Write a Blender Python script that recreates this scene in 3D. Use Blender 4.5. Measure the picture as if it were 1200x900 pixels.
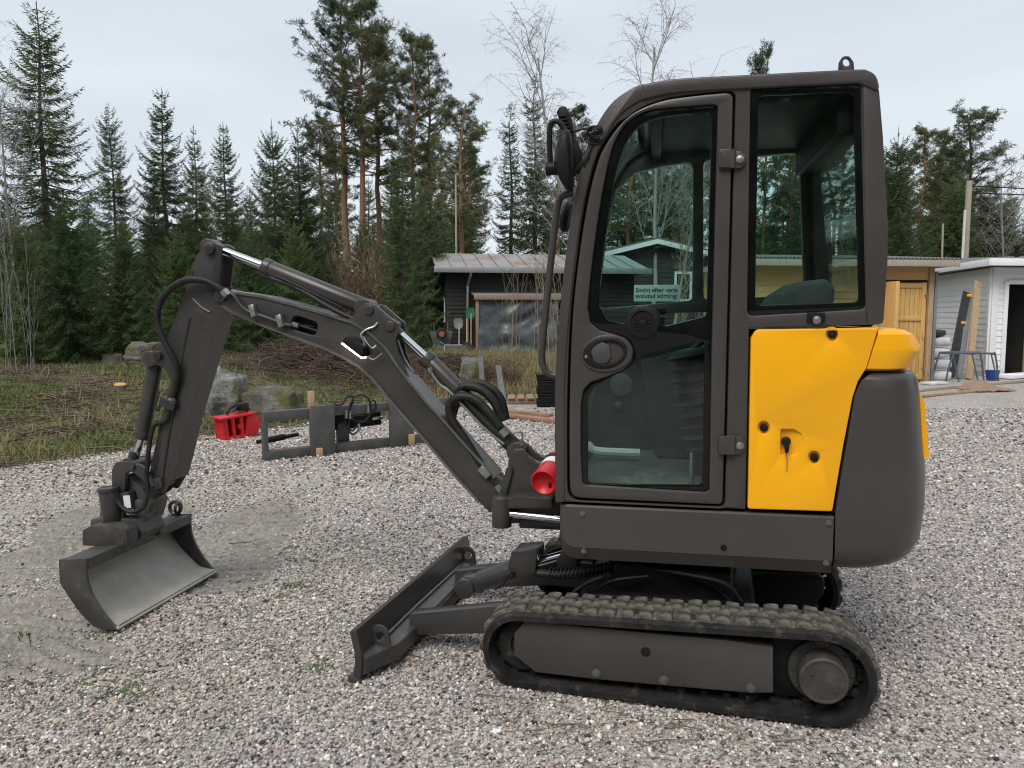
import bpy, bmesh, math, random
import numpy as np
from mathutils import Vector as V, Matrix as Mx, noise as NZ
sc = bpy.context.scene
COL = sc.collection
for _o in list(bpy.data.objects): bpy.data.objects.remove(_o)
R = math.radians
rnd = random.Random(7)

# ------------------------------------------------------------------ camera
F, HZ, EYE = 900.0, 370.0, 1.5            # focal length in px of a 1200x900 picture, horizon row, eye height
PITCH = math.atan((450 - HZ) / F)
cd = bpy.data.cameras.new('camera'); cam = bpy.data.objects.new('camera', cd); COL.objects.link(cam)
cd.sensor_fit = 'HORIZONTAL'; cd.sensor_width = 36; cd.lens = 36 * F / 1200
cd.clip_start = 0.05; cd.clip_end = 2000
cam.location = (0, 0, EYE); cam.rotation_euler = (math.pi / 2 - PITCH, 0, 0)
sc.camera = cam

# ------------------------------------------------------------------ sky and sun (overcast)
SUN_EL, SUN_AZ = R(52), R(207)            # azimuth measured clockwise from +Y: sun behind the camera, to the left
w = bpy.data.worlds.new('World'); sc.world = w; w.use_nodes = True
nt = w.node_tree; nt.nodes.clear()
out = nt.nodes.new('ShaderNodeOutputWorld'); bg = nt.nodes.new('ShaderNodeBackground')
sky = nt.nodes.new('ShaderNodeTexSky'); sky.sky_type = 'NISHITA'; sky.sun_disc = False
sky.sun_elevation = SUN_EL; sky.sun_rotation = SUN_AZ; sky.air_density = 1.2; sky.dust_density = 3.0; sky.ozone_density = 1.0
tc = nt.nodes.new('ShaderNodeTexCoord'); mp = nt.nodes.new('ShaderNodeMapping'); mp.inputs['Scale'].default_value = (1.0, 1.0, 4.5)
nz = nt.nodes.new('ShaderNodeTexNoise'); nz.inputs['Scale'].default_value = 1.6; nz.inputs['Detail'].default_value = 5; nz.inputs['Roughness'].default_value = .5
cr = nt.nodes.new('ShaderNodeValToRGB')
cr.color_ramp.elements[0].position = .3; cr.color_ramp.elements[0].color = (6.5, 7.3, 8.1, 1)
cr.color_ramp.elements[1].position = .72; cr.color_ramp.elements[1].color = (8.4, 9.1, 9.7, 1)
mx = nt.nodes.new('ShaderNodeMix'); mx.data_type = 'RGBA'; mx.inputs[0].default_value = .88
L = nt.links.new
L(tc.outputs['Generated'], mp.inputs[0]); L(mp.outputs[0], nz.inputs['Vector']); L(nz.outputs['Fac'], cr.inputs[0])
L(sky.outputs[0], mx.inputs[6]); L(cr.outputs[0], mx.inputs[7]); L(mx.outputs[2], bg.inputs[0]); L(bg.outputs[0], out.inputs[0])
bg.inputs[1].default_value = 0.0655
ld = bpy.data.lights.new('sun', 'SUN'); ld.energy = 1.5; ld.angle = R(35); ld.color = (1, .96, .9)
sun = bpy.data.objects.new('sun', ld); COL.objects.link(sun); sun.location = (-10, -10, 20)
sd = V((math.sin(SUN_AZ) * math.cos(SUN_EL), math.cos(SUN_AZ) * math.cos(SUN_EL), math.sin(SUN_EL)))
sun.rotation_euler = sd.to_track_quat('Z', 'Y').to_euler()
sc.view_settings.view_transform = 'Standard'; sc.view_settings.look = 'None'; sc.view_settings.gamma = 1.0
sc.view_settings.exposure = 0.66
sc.render.engine = 'CYCLES'
sc.cycles.max_bounces = 8; sc.cycles.transparent_max_bounces = 16; sc.cycles.use_denoising = True; sc.cycles.filter_width = 1.1

# ------------------------------------------------------------------ helpers
def ray(px, py):
    v = -(py - 450) / F
    return V(((px - 600) / F, math.cos(PITCH) + v * math.sin(PITCH), -math.sin(PITCH) + v * math.cos(PITCH)))
O = V((0, 0, EYE))
def gnd(px, py, z=0.0):
    r = ray(px, py); return O + r * ((z - EYE) / r.z)
def at(px, py, Y):
    r = ray(px, py); return O + r * (Y / r.y)
def frame(yaw, C):
    a = R(yaw); m = Mx.Identity(4)
    fw = V((-math.cos(a), math.sin(a), 0)); l = V((-math.sin(a), -math.cos(a), 0))
    for i in range(3): m[i][0] = fw[i]; m[i][1] = l[i]; m[i][2] = (0, 0, 1)[i]; m[i][3] = C[i]
    return m
def P(fr, lat, px, py):                   # where the sight line meets the plane 'lateral = lat' of a frame -> (s, z)
    o = fr.inverted() @ O; r = fr.to_3x3().inverted() @ ray(px, py)
    q = o + r * ((lat - o.y) / r.y); return (q.x, q.z)
def pr(fr, lat, pts): return [P(fr, lat, *p) for p in pts]
def rpoly(pts, r=0.0, n=4):               # polygon with rounded corners
    out = []; N = len(pts)
    rs = r if isinstance(r, (list, tuple)) else [r] * N
    for i in range(N):
        p = V(pts[i]); a = V(pts[i - 1]); b = V(pts[(i + 1) % N])
        u = (a - p); v = (b - p); lu, lv = u.length, v.length
        if rs[i] <= 0 or lu < 1e-9 or lv < 1e-9: out.append(tuple(p)); continue
        u /= lu; v /= lv; ang = u.angle(v, math.pi)
        if ang > math.pi - .03: out.append(tuple(p)); continue
        d = min(rs[i] / math.tan(ang / 2), lu * .48, lv * .48)
        p0, p1 = p + u * d, p + v * d
        for k in range(n + 1):
            t = k / n; out.append(tuple(p0 * (1 - t) ** 2 + p * 2 * t * (1 - t) + p1 * t * t))
    return out
def catmull(pts, n=6):
    pts = [V(p) for p in pts]; q = [pts[0] * 2 - pts[1]] + pts + [pts[-1] * 2 - pts[-2]]; o = []
    for i in range(1, len(q) - 2):
        for k in range(n):
            t = k / n; a, b, c, d = q[i - 1:i + 3]
            o.append(.5 * ((2 * b) + (c - a) * t + (2 * a - 5 * b + 4 * c - d) * t * t + (3 * b - a - 3 * c + d) * t ** 3))
    return o + [pts[-1]]

def curve2(pts, n=5): return [tuple(p) for p in catmull(pts, n)]
WI = {}                                   # inverse world matrix of things
def tag(o, label=None, cat=None, group=None, kind=None):
    if label: o['label'] = label
    if cat: o['category'] = cat
    if group: o['group'] = group
    if kind: o['kind'] = kind
    return o
def empty(name, loc, label, cat, group=None):
    o = bpy.data.objects.new(name, None); COL.objects.link(o); o.location = loc; o.empty_display_size = .1
    WI[o] = Mx.Translation(-V(loc)); return tag(o, label, cat, group)
def root_of(o):
    while o.parent: o = o.parent
    return o
def put(name, me, mat=None, parent=None, sharp=35):
    if parent is not None:
        r = root_of(parent)
        if r in WI: me.transform(WI[r])
    if mat is not None:
        me.materials.clear(); me.materials.append(mat)
    o = bpy.data.objects.new(name, me); COL.objects.link(o)
    if parent is not None: o.parent = parent
    return o
class B:
    """collects shapes into one mesh, coordinates in a frame"""
    def __init__(s, fr=None): s.bm = bmesh.new(); s.fr = fr or Mx.Identity(4)
    def _merge(s, t, bev=0, seg=2, m=None):
        if bev > 0:
            es = [e for e in t.edges if len(e.link_faces) == 2 and e.calc_face_angle(0) > .5]
            if es: bmesh.ops.bevel(t, geom=es, offset=bev, segments=seg, profile=.5, affect='EDGES', clamp_overlap=True)
        if m is not None: bmesh.ops.transform(t, matrix=m, verts=t.verts)
        me = bpy.data.meshes.new('tmp'); t.to_mesh(me); t.free(); s.bm.from_mesh(me); bpy.data.meshes.remove(me); return s
    def box(s, c, size, rot=None, bev=0, seg=2):
        t = bmesh.new(); bmesh.ops.create_cube(t, size=1)
        bmesh.ops.scale(t, vec=V(size), verts=t.verts)
        m = Mx.Translation(V(c)) @ (rot.to_4x4() if rot is not None else Mx.Identity(4))
        return s._merge(t, bev, seg, m)
    def prism(s, pts, l0, l1, bev=0, seg=2):   # (x,z) outline pulled from lateral l0 to l1
        t = bmesh.new(); a = [t.verts.new((p[0], l0, p[1])) for p in pts]; b = [t.verts.new((p[0], l1, p[1])) for p in pts]
        n = len(pts); t.faces.new(a); t.faces.new(b[::-1])
        for i in range(n): t.faces.new((a[i], b[i], b[(i + 1) % n], a[(i + 1) % n]))
        bmesh.ops.recalc_face_normals(t, faces=t.faces)
        return s._merge(t, bev, seg)
    def plate(s, outer, holes, l0, l1, bev=0):
        cu = bpy.data.curves.new('tmp', 'CURVE'); cu.dimensions = '2D'; cu.fill_mode = 'BOTH'
        for poly in [outer] + list(holes):
            sp = cu.splines.new('POLY'); sp.points.add(len(poly) - 1)
            for q, p in zip(sp.points, poly): q.co = (p[0], p[1], 0, 1)
            sp.use_cyclic_u = True
        cu.extrude = abs(l1 - l0) / 2 - bev; cu.bevel_depth = bev; cu.offset = -bev; cu.bevel_resolution = 1
        ob = bpy.data.objects.new('tmp', cu); me = bpy.data.meshes.new_from_object(ob)
        t = bmesh.new(); t.from_mesh(me); bmesh.ops.remove_doubles(t, verts=t.verts, dist=1e-5)
        mid = (l0 + l1) / 2
        for v in t.verts: x, y, z = v.co; v.co = (x, mid + z, y)
        bmesh.ops.recalc_face_normals(t, faces=t.faces)
        bpy.data.objects.remove(ob); bpy.data.curves.remove(cu); bpy.data.meshes.remove(me)
        return s._merge(t)
    def cyl(s, p0, p1, r0, r1=None, n=20, bev=0, cap=True):
        p0, p1 = V(p0), V(p1); r1 = r0 if r1 is None else r1; d = p1 - p0
        t = bmesh.new(); bmesh.ops.create_cone(t, cap_ends=cap, segments=n, radius1=r0, radius2=r1, depth=d.length)
        m = Mx.Translation((p0 + p1) / 2) @ d.to_track_quat('Z', 'Y').to_matrix().to_4x4()
        return s._merge(t, bev, 2, m)
    def tube(s, path, r, n=8, cap=True, rf=None):
        path = [V(p) for p in path]; t = bmesh.new(); rings = []; N = len(path); up = None
        for i, p in enumerate(path):
            d = (path[min(i + 1, N - 1)] - path[max(i - 1, 0)]).normalized()
            if up is None: up = d.orthogonal().normalized()
            up = (up - d * up.dot(d)); up = up.normalized() if up.length > 1e-6 else d.orthogonal().normalized()
            sd_ = d.cross(up); rr = rf(i / (N - 1)) * r if rf else r
            rings.append([t.verts.new(p + (up * math.cos(a) + sd_ * math.sin(a)) * rr) for a in [2 * math.pi * k / n for k in range(n)]])
        for a, b in zip(rings, rings[1:]):
            for k in range(n): t.faces.new((a[k], a[(k + 1) % n], b[(k + 1) % n], b[k]))
        if cap: t.faces.new(rings[0][::-1]); t.faces.new(rings[-1])
        return s._merge(t)
    def lathe(s, p0, p1, prof, n=24):         # prof: (t along p0->p1 in metres, radius)
        p0, p1 = V(p0), V(p1); q = (p1 - p0).to_track_quat('Z', 'Y').to_matrix().to_4x4(); t = bmesh.new(); rings = []
        for h, r in prof: rings.append([t.verts.new((r * math.cos(2 * math.pi * k / n), r * math.sin(2 * math.pi * k / n), h)) for k in range(n)])
        for a, b in zip(rings, rings[1:]):
            for k in range(n): t.faces.new((a[k], a[(k + 1) % n], b[(k + 1) % n], b[k]))
        t.faces.new(rings[0][::-1]); t.faces.new(rings[-1])
        return s._merge(t, 0, 2, Mx.Translation(p0) @ q)
    def sweep(s, secs, close=False, caps=True):  # list of equal-length closed sections
        t = bmesh.new(); rings = [[t.verts.new(p) for p in q] for q in secs]; n = len(secs[0])
        prs = list(zip(rings, rings[1:])) + ([(rings[-1], rings[0])] if close else [])
        for a, b in prs:
            for k in range(n): t.faces.new((a[k], a[(k + 1) % n], b[(k + 1) % n], b[k]))
        if caps and not close: t.faces.new(rings[0][::-1]); t.faces.new(rings[-1])
        bmesh.ops.recalc_face_normals(t, faces=t.faces)
        return s._merge(t)
    def sheet(s, grid):                        # open grid of points
        t = bmesh.new(); g = [[t.verts.new(p) for p in row] for row in grid]
        for a, b in zip(g, g[1:]):
            for k in range(len(a) - 1): t.faces.new((a[k], a[k + 1], b[k + 1], b[k]))
        return s._merge(t)
    def mesh(s, name='m', sharp=38, recalc=False):
        bmesh.ops.transform(s.bm, matrix=s.fr, verts=s.bm.verts)
        if recalc: bmesh.ops.recalc_face_normals(s.bm, faces=s.bm.faces)
        for f in s.bm.faces: f.smooth = True
        lim = R(sharp)
        for e in s.bm.edges:
            if len(e.link_faces) != 2 or e.calc_face_angle(0) > lim: e.smooth = False
        me = bpy.data.meshes.new(name); s.bm.to_mesh(me); s.bm.free(); return me
    def obj(s, name, mat, parent=None, sharp=38, kind=None, label=None):
        o = put(name, s.mesh(name, sharp), mat, parent); return tag(o, label=label, kind=kind)
def raw(name, vs, fs, mats, midx=None, smooth=False):
    me = bpy.data.meshes.new(name); me.from_pydata(vs, [], fs)
    for m in mats: me.materials.append(m)
    if midx is not None: me.polygons.foreach_set('material_index', midx)
    if smooth: me.polygons.foreach_set('use_smooth', [True] * len(me.polygons))
    me.update(); return me

# ------------------------------------------------------------------ materials
def nodes(name):
    m = bpy.data.materials.new(name); m.use_nodes = True; t = m.node_tree; b = t.nodes['Principled BSDF']; return m, t, b
def N(t, typ, **kw):
    n = t.nodes.new(typ)
    for k, v in kw.items():
        if hasattr(n, k): setattr(n, k, v)
        else: n.inputs[k.replace('_', ' ')].default_value = v
    return n
def ramp(t, stops):
    n = t.nodes.new('ShaderNodeValToRGB'); e = n.color_ramp.elements
    while len(e) < len(stops): e.new(.5)
    for el, (p, c) in zip(e, stops): el.position = p; el.color = (*c, 1) if len(c) == 3 else c
    return n
def mix(t, fac, a, b, typ='MIX'):
    n = t.nodes.new('ShaderNodeMix'); n.data_type = 'RGBA'; n.blend_type = typ
    for s_, v in ((0, fac), (6, a), (7, b)):
        if hasattr(v, 'links'): t.links.new(v, n.inputs[s_])
        elif isinstance(v, (int, float)): n.inputs[s_].default_value = v
        else: n.inputs[s_].default_value = (*v, 1)
    return n.outputs[2]
def pbr(name, c, rough=.5, metal=0, c2=None, scale=6, lo=.35, hi=.7, bump=0, bscale=60, rvar=.1, detail=6, dust=None, dscale=9, dlo=.55, dhi=.8, stretch=None, coat=0, spec=.5):
    m, t, b = nodes(name); l = t.links.new
    tcn = t.nodes.new('ShaderNodeTexCoord'); vec = tcn.outputs['Object']
    if stretch:
        mpn = t.nodes.new('ShaderNodeMapping'); mpn.inputs['Scale'].default_value = stretch; l(vec, mpn.inputs[0]); vec = mpn.outputs[0]
    n = N(t, 'ShaderNodeTexNoise', Scale=scale, Detail=detail); n.inputs['Roughness'].default_value = .6; l(vec, n.inputs['Vector'])
    col = c
    if c2 is not None:
        r_ = ramp(t, [(lo, c), (hi, c2)]); l(n.outputs['Fac'], r_.inputs[0]); col = r_.outputs[0]
    if dust is not None:
        n2 = N(t, 'ShaderNodeTexNoise', Scale=dscale, Detail=8); n2.inputs['Roughness'].default_value = .7; l(vec, n2.inputs['Vector'])
        r2 = ramp(t, [(dlo, (0, 0, 0)), (dhi, (1, 1, 1))]); l(n2.outputs['Fac'], r2.inputs[0]); col = mix(t, r2.outputs[0], col, dust)
    if hasattr(col, 'links'): l(col, b.inputs['Base Color'])
    else: b.inputs['Base Color'].default_value = (*col, 1)
    b.inputs['Metallic'].default_value = metal; b.inputs['Specular IOR Level'].default_value = spec; b.inputs['Coat Weight'].default_value = coat; b.inputs['Coat Roughness'].default_value = .12
    mr = N(t, 'ShaderNodeMapRange'); l(n.outputs['Fac'], mr.inputs[0]); mr.inputs[3].default_value = max(.02, rough - rvar); mr.inputs[4].default_value = min(1, rough + rvar)
    l(mr.outputs[0], b.inputs['Roughness'])
    if bump:
        nb = N(t, 'ShaderNodeTexNoise', Scale=bscale, Detail=4); l(vec, nb.inputs['Vector'])
        bp = N(t, 'ShaderNodeBump', Strength=min(1, bump)); bp.inputs['Distance'].default_value = .01; l(nb.outputs['Fac'], bp.inputs['Height']); l(bp.outputs[0], b.inputs['Normal'])
    return m
M = {}
M['paint'] = pbr('dark_warm_grey_paint', (.055, .049, .0465), .31, 0, (.066, .059, .056), 3.5, bump=.05, bscale=140, dust=(.11, .097, .083), dscale=5, dlo=.62, dhi=1.0, spec=.4)
M['paint_boom'] = pbr('dark_grey_boom_paint', (.040, .037, .0355), .30, 0, (.054, .050, .047), 4, bump=.05, bscale=120, dust=(.12, .105, .088), dscale=7, dlo=.58, dhi=.95)
M['edge'] = pbr('rim_highlight_and_bolt_grey', (.11, .105, .10), .24, .35, (.17, .165, .155), 9)  # lighter grey paints the bright rim highlight onto the boom flanges; also bolts
M['paint_dirty'] = pbr('dusty_dark_paint', (.042, .038, .035), .5, 0, (.06, .055, .05), 6, bump=.1, bscale=90, dust=(.14, .125, .105), dscale=12, dlo=.52, dhi=.9)
M['yellow'] = pbr('yellow_paint', (.97, .455, .001), .38, 0, (.94, .425, .001), 3, bump=.02, bscale=60, dust=(.66, .34, .03), dscale=10, dlo=.68, dhi=1.0, coat=.1)
M['black'] = pbr('black_plastic', (.008, .008, .009), .5, 0, (.014, .014, .014), 12, bump=.08, bscale=200, spec=.22)
M['grey_plastic'] = pbr('grey_plastic', (.05, .05, .053), .5, 0, (.06, .06, .06), 12)
M['seal'] = pbr('black_ceramic_border', (.004, .005, .005), .09, 0, (.01, .011, .011), 6, rvar=.05, spec=.3)
M['rubber'] = pbr('dusty_rubber', (.011, .011, .012), .7, 0, (.032, .03, .028), 9, bump=.4, bscale=60, dust=(.13, .118, .10), dscale=14, dlo=.55, dhi=.85, spec=.2)
M['mud'] = pbr('muddy_rubber', (.030, .028, .026), .9, 0, (.15, .135, .112), 18, .36, .60, bump=.9, bscale=80, dust=(.45, .41, .35), dscale=7, dlo=.6, dhi=.70, spec=.15)
M['hose'] = pbr('hydraulic_hose_rubber', (.012, .012, .012), .5, 0, (.026, .025, .024), 25, bump=.2, bscale=150, spec=.3)
M['chrome'] = pbr('chrome', (.75, .76, .78), .12, 1, (.65, .66, .68), 8, rvar=.04)
M['steel'] = pbr('zinc_steel', (.42, .42, .4), .38, .9, (.3, .3, .29), 20, rvar=.12)
M['worn_steel'] = pbr('worn_bucket_steel', (.29, .275, .235), .5, 0, (.38, .36, .31), 5, bump=.12, bscale=90, dust=(.5, .47, .40), dscale=6, dlo=.5, dhi=.85)
M['red'] = pbr('red_paint', (.58, .012, .02), .35, 0, (.50, .012, .018), 8, dust=(.42, .08, .07), dscale=14, dlo=.6, dhi=.9)
M['white'] = pbr('white_plastic', (.7, .7, .69), .5, 0, (.62, .62, .6), 8)
M['sticker'] = pbr('pale_sticker', (.75, .8, .78), .5, 0, (.68, .74, .72), 8)
def trans_sticker():      # translucent sticker film
    m, t, b = nodes('translucent_sticker'); b.inputs['Base Color'].default_value = (.72, .8, .77, 1); b.inputs['Roughness'].default_value = .6
    tr = t.nodes.new('ShaderNodeBsdfTranslucent'); tr.inputs[0].default_value = (.75, .85, .82, 1); ms = t.nodes.new('ShaderNodeMixShader'); ms.inputs[0].default_value = .55
    t.links.new(b.outputs[0], ms.inputs[1]); t.links.new(tr.outputs[0], ms.inputs[2]); t.links.new(ms.outputs[0], t.nodes['Material Output'].inputs[0]); return m   # translucent sticker
M['film'] = trans_sticker()
M['wood'] = pbr('pale_timber', (.48, .35, .21), .7, 0, (.36, .25, .14), 4, bump=.2, bscale=30, stretch=(6, 6, 1))
M['pine_board'] = pbr('orange_pine_board', (.62, .39, .165), .65, 0, (.52, .31, .12), 3, bump=.2, bscale=25, stretch=(1.2, 1.2, 7))
M['pine_door'] = pbr('varnished_pine', (.68, .42, .15), .5, 0, (.58, .34, .11), 3, bump=.2, bscale=25, stretch=(8, 8, 1))
M['old_wood'] = pbr('weathered_plank', (.23, .16, .12), .85, 0, (.34, .22, .16), 5, bump=.4, bscale=30, stretch=(2, 8, 8))
M['rusty_plank'] = pbr('red_brown_plank', (.24, .12, .075), .8, 0, (.34, .20, .14), 5, bump=.4, bscale=30)
M['white_wall'] = pbr('white_painted_boards', (.86, .865, .87), .6, 0, (.80, .81, .81), 2.5, bump=.1, bscale=40)
M['dark_wall'] = pbr('black_tarred_boards', (.017, .015, .014), .75, 0, (.03, .027, .025), 4, bump=.2, bscale=40)
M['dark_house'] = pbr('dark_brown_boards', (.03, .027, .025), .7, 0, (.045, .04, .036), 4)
M['tin'] = pbr('galvanised_sheet', (.36, .37, .38), .45, .5, (.28, .29, .3), 5)
M['rust_tin'] = pbr('rusting_roof_sheet', (.33, .33, .33), .6, .3, (.31, .185, .125), 1.6, .46, .66, bump=.2)
M['roof_dark'] = pbr('dark_roof_felt', (.11, .115, .125), .75, 0, (.15, .155, .165), 2)
M['tarp'] = pbr('dark_green_grey_tarpaulin', (.062, .075, .086), .36, 0, (.085, .10, .112), 3, bump=.25, bscale=14)
M['grey_post'] = pbr('grey_painted_post', (.17, .18, .2), .6, 0, (.23, .24, .26), 6)
M['pole'] = pbr('grey_weathered_pole', (.42, .37, .30), .8, 0, (.33, .29, .24), 5, stretch=(6, 6, 1))
M['fork_steel'] = pbr('grey_green_steel', (.075, .077, .075), .5, .2, (.12, .12, .11), 4, bump=.15, dust=(.2, .17, .13), dscale=9, dlo=.55, dhi=.85)
M['bag'] = pbr('white_sack', (.72, .73, .74), .5, 0, (.55, .56, .58), 5, bump=.6, bscale=22)
M['blue_frame'] = pbr('blue_grey_tube', (.09, .12, .17), .45, .3, (.14, .16, .19), 12)
M['dark_board'] = pbr('dark_board', (.025, .028, .033), .45, 0, (.04, .042, .045), 6)
M['grey_board'] = pbr('grey_board', (.2, .21, .22), .5, 0, (.25, .26, .27), 6)
M['spring'] = pbr('dark_spring_steel', (.06, .06, .06), .4, .6)
M['interior'] = pbr('interior_panel', (.018, .02, .02), .6, 0, (.03, .032, .032), 8, spec=.2)
M['interior_light'] = pbr('interior_floor', (.06, .063, .06), .6, 0, (.14, .14, .13), 10, spec=.2)
M['seat'] = pbr('seat_fabric', (.05, .053, .053), .8, 0, (.065, .068, .068), 30)
M['white_glass'] = pbr('window_white_frame', (.7, .7, .7), .5)
def glass(name, tint, rough=.015, ior=1.5, dirt=.0):
    m, t, b = nodes(name); t.nodes.remove(b); o = t.nodes['Material Output']; l = t.links.new
    ge = t.nodes.new('ShaderNodeNewGeometry'); dt = t.nodes.new('ShaderNodeVectorMath'); dt.operation = 'DOT_PRODUCT'; l(ge.outputs['Normal'], dt.inputs[0]); l(ge.outputs['Incoming'], dt.inputs[1])
    def mth(op, a, b_=None):
        n_ = t.nodes.new('ShaderNodeMath'); n_.operation = op
        for i_, v_ in enumerate((a, b_)):
            if v_ is None: continue
            if hasattr(v_, 'links'): l(v_, n_.inputs[i_])
            else: n_.inputs[i_].default_value = v_
        return n_.outputs[0]
    fz_ = mth('ADD', mth('MULTIPLY', mth('POWER', mth('SUBTRACT', 1.0, mth('ABSOLUTE', dt.outputs['Value'])), 5.0), .94), .04)   # Schlick
    tr = t.nodes.new('ShaderNodeBsdfTransparent'); tr.inputs[0].default_value = (*tint, 1)
    gl = t.nodes.new('ShaderNodeBsdfGlossy'); gl.inputs['Roughness'].default_value = rough
    ms = t.nodes.new('ShaderNodeMixShader'); l(fz_, ms.inputs[0]); l(tr.outputs[0], ms.inputs[1]); l(gl.outputs[0], ms.inputs[2])
    res = ms.outputs[0]
    if dirt:
        n = N(t, 'ShaderNodeTexNoise', Scale=7.0, Detail=8); n.inputs['Roughness'].default_value = .75; tcn = t.nodes.new('ShaderNodeTexCoord'); l(tcn.outputs['Object'], n.inputs['Vector'])
        r_ = ramp(t, [(.5, (0, 0, 0)), (.85, (dirt,) * 3)]); l(n.outputs['Fac'], r_.inputs[0])
        df = t.nodes.new('ShaderNodeBsdfDiffuse'); df.inputs[0].default_value = (.5, .52, .5, 1)
        m2 = t.nodes.new('ShaderNodeMixShader'); l(r_.outputs[0], m2.inputs[0]); l(res, m2.inputs[1]); l(df.outputs[0], m2.inputs[2]); res = m2.outputs[0]
    l(res, o.inputs[0]); return m
M['glass'] = glass('green_tinted_glass', (.855, .95, .925), dirt=.02)
M['glass_dark'] = pbr('dark_window_pane', (.02, .025, .025), .06, 0, (.03, .035, .035), 3, rvar=.02)
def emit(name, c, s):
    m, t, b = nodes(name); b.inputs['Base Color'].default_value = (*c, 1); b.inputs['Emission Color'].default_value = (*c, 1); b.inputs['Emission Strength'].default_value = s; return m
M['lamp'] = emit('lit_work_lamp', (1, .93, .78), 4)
M['needle'] = pbr('spruce_needles', (.062, .102, .042), .7, 0, (.135, .19, .080), .9, .3, .75)
M['needle2'] = pbr('young_spruce_needles', (.085, .145, .048), .7, 0, (.155, .225, .09), .9, .3, .75)
M['pine_needle'] = pbr('pine_needles', (.072, .10, .048), .7, 0, (.14, .17, .085), .8, .3, .75)
M['bark'] = pbr('grey_brown_bark', (.075, .06, .048), .9, 0, (.13, .105, .085), 3, bump=.6, bscale=12)
M['pine_bark'] = pbr('orange_pine_bark', (.26, .13, .07), .9, 0, (.16, .105, .075), .9, bump=.6, bscale=12)
M['birch'] = pbr('pale_twig_bark', (.25, .235, .22), .8, 0, (.38, .36, .34), 2)
M['sapling'] = pbr('yellow_grey_sapling_bark', (.33, .29, .20), .8, 0, (.24, .21, .15), 2)
M['brown_twig'] = pbr('brown_twigs', (.20, .14, .085), .9, 0, (.29, .21, .13), 1.5)
M['grass'] = pbr('bank_grass', (.085, .135, .030), .8, 0, (.20, .21, .075), .8, .38, .74)
M['green_grass'] = pbr('green_tuft', (.09, .17, .03), .7, 0, (.16, .22, .06), 6)
M['dry_grass'] = pbr('dry_grass', (.32, .25, .12), .85, 0, (.24, .19, .09), 2)
M['stick'] = pbr('dead_sticks', (.11, .082, .06), .9, 0, (.22, .175, .13), 1.2)
M['cut_wood'] = pbr('fresh_cut_wood', (.62, .27, .07), .7, 0, (.55, .34, .15), 6)
def rock(name, a, b_, moss, mlo, mhi):
    m, t, bs = nodes(name); l = t.links.new; tcn = t.nodes.new('ShaderNodeTexCoord')
    n = N(t, 'ShaderNodeTexNoise', Scale=7.0, Detail=12); n.inputs['Roughness'].default_value = .7; l(tcn.outputs['Object'], n.inputs['Vector'])
    r_ = ramp(t, [(.35, a), (.65, b_)]); l(n.outputs['Fac'], r_.inputs[0])
    n2 = N(t, 'ShaderNodeTexNoise', Scale=2.3, Detail=8); l(tcn.outputs['Object'], n2.inputs['Vector'])
    r2 = ramp(t, [(mlo, (0, 0, 0)), (mhi, (1, 1, 1))]); l(n2.outputs['Fac'], r2.inputs[0])
    l(mix(t, r2.outputs[0], r_.outputs[0], moss), bs.inputs['Base Color']); bs.inputs['Roughness'].default_value = .9
    bp = N(t, 'ShaderNodeBump', Strength=1.0); bp.inputs['Distance'].default_value = .10; l(n.outputs['Fac'], bp.inputs['Height']); l(bp.outputs[0], bs.inputs['Normal']); return m
M['rock'] = rock('grey_lichen_rock', (.13, .125, .12), (.42, .41, .39), (.11, .105, .045), .52, .66)
M['rock_moss'] = rock('mossy_rock', (.10, .092, .083), (.26, .25, .23), (.115, .115, .03), .46, .62)

def vary(m, lo, hi):                       # each tree a little different in tone
    t = m.node_tree; b = t.nodes['Principled BSDF']; src = b.inputs['Base Color'].links[0].from_socket
    oi = t.nodes.new('ShaderNodeObjectInfo'); r_ = ramp(t, [(0, lo), (1, hi)]); t.links.new(oi.outputs['Random'], r_.inputs[0])
    cc = mix(t, 1.0, src, r_.outputs[0], 'MULTIPLY'); t.links.new(cc, b.inputs['Base Color']); b.inputs['Specular IOR Level'].default_value = .25
    tl = t.nodes.new('ShaderNodeBsdfTranslucent'); t.links.new(cc, tl.inputs[0]); ms = t.nodes.new('ShaderNodeMixShader'); ms.inputs[0].default_value = .3     # thin needles let some light through
    t.links.new(b.outputs[0], ms.inputs[1]); t.links.new(tl.outputs[0], ms.inputs[2]); t.links.new(ms.outputs[0], t.nodes['Material Output'].inputs[0])
for k_ in ('needle', 'needle2', 'pine_needle'): vary(M[k_], (.62, .72, .72), (1.35, 1.25, 1.05))
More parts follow.
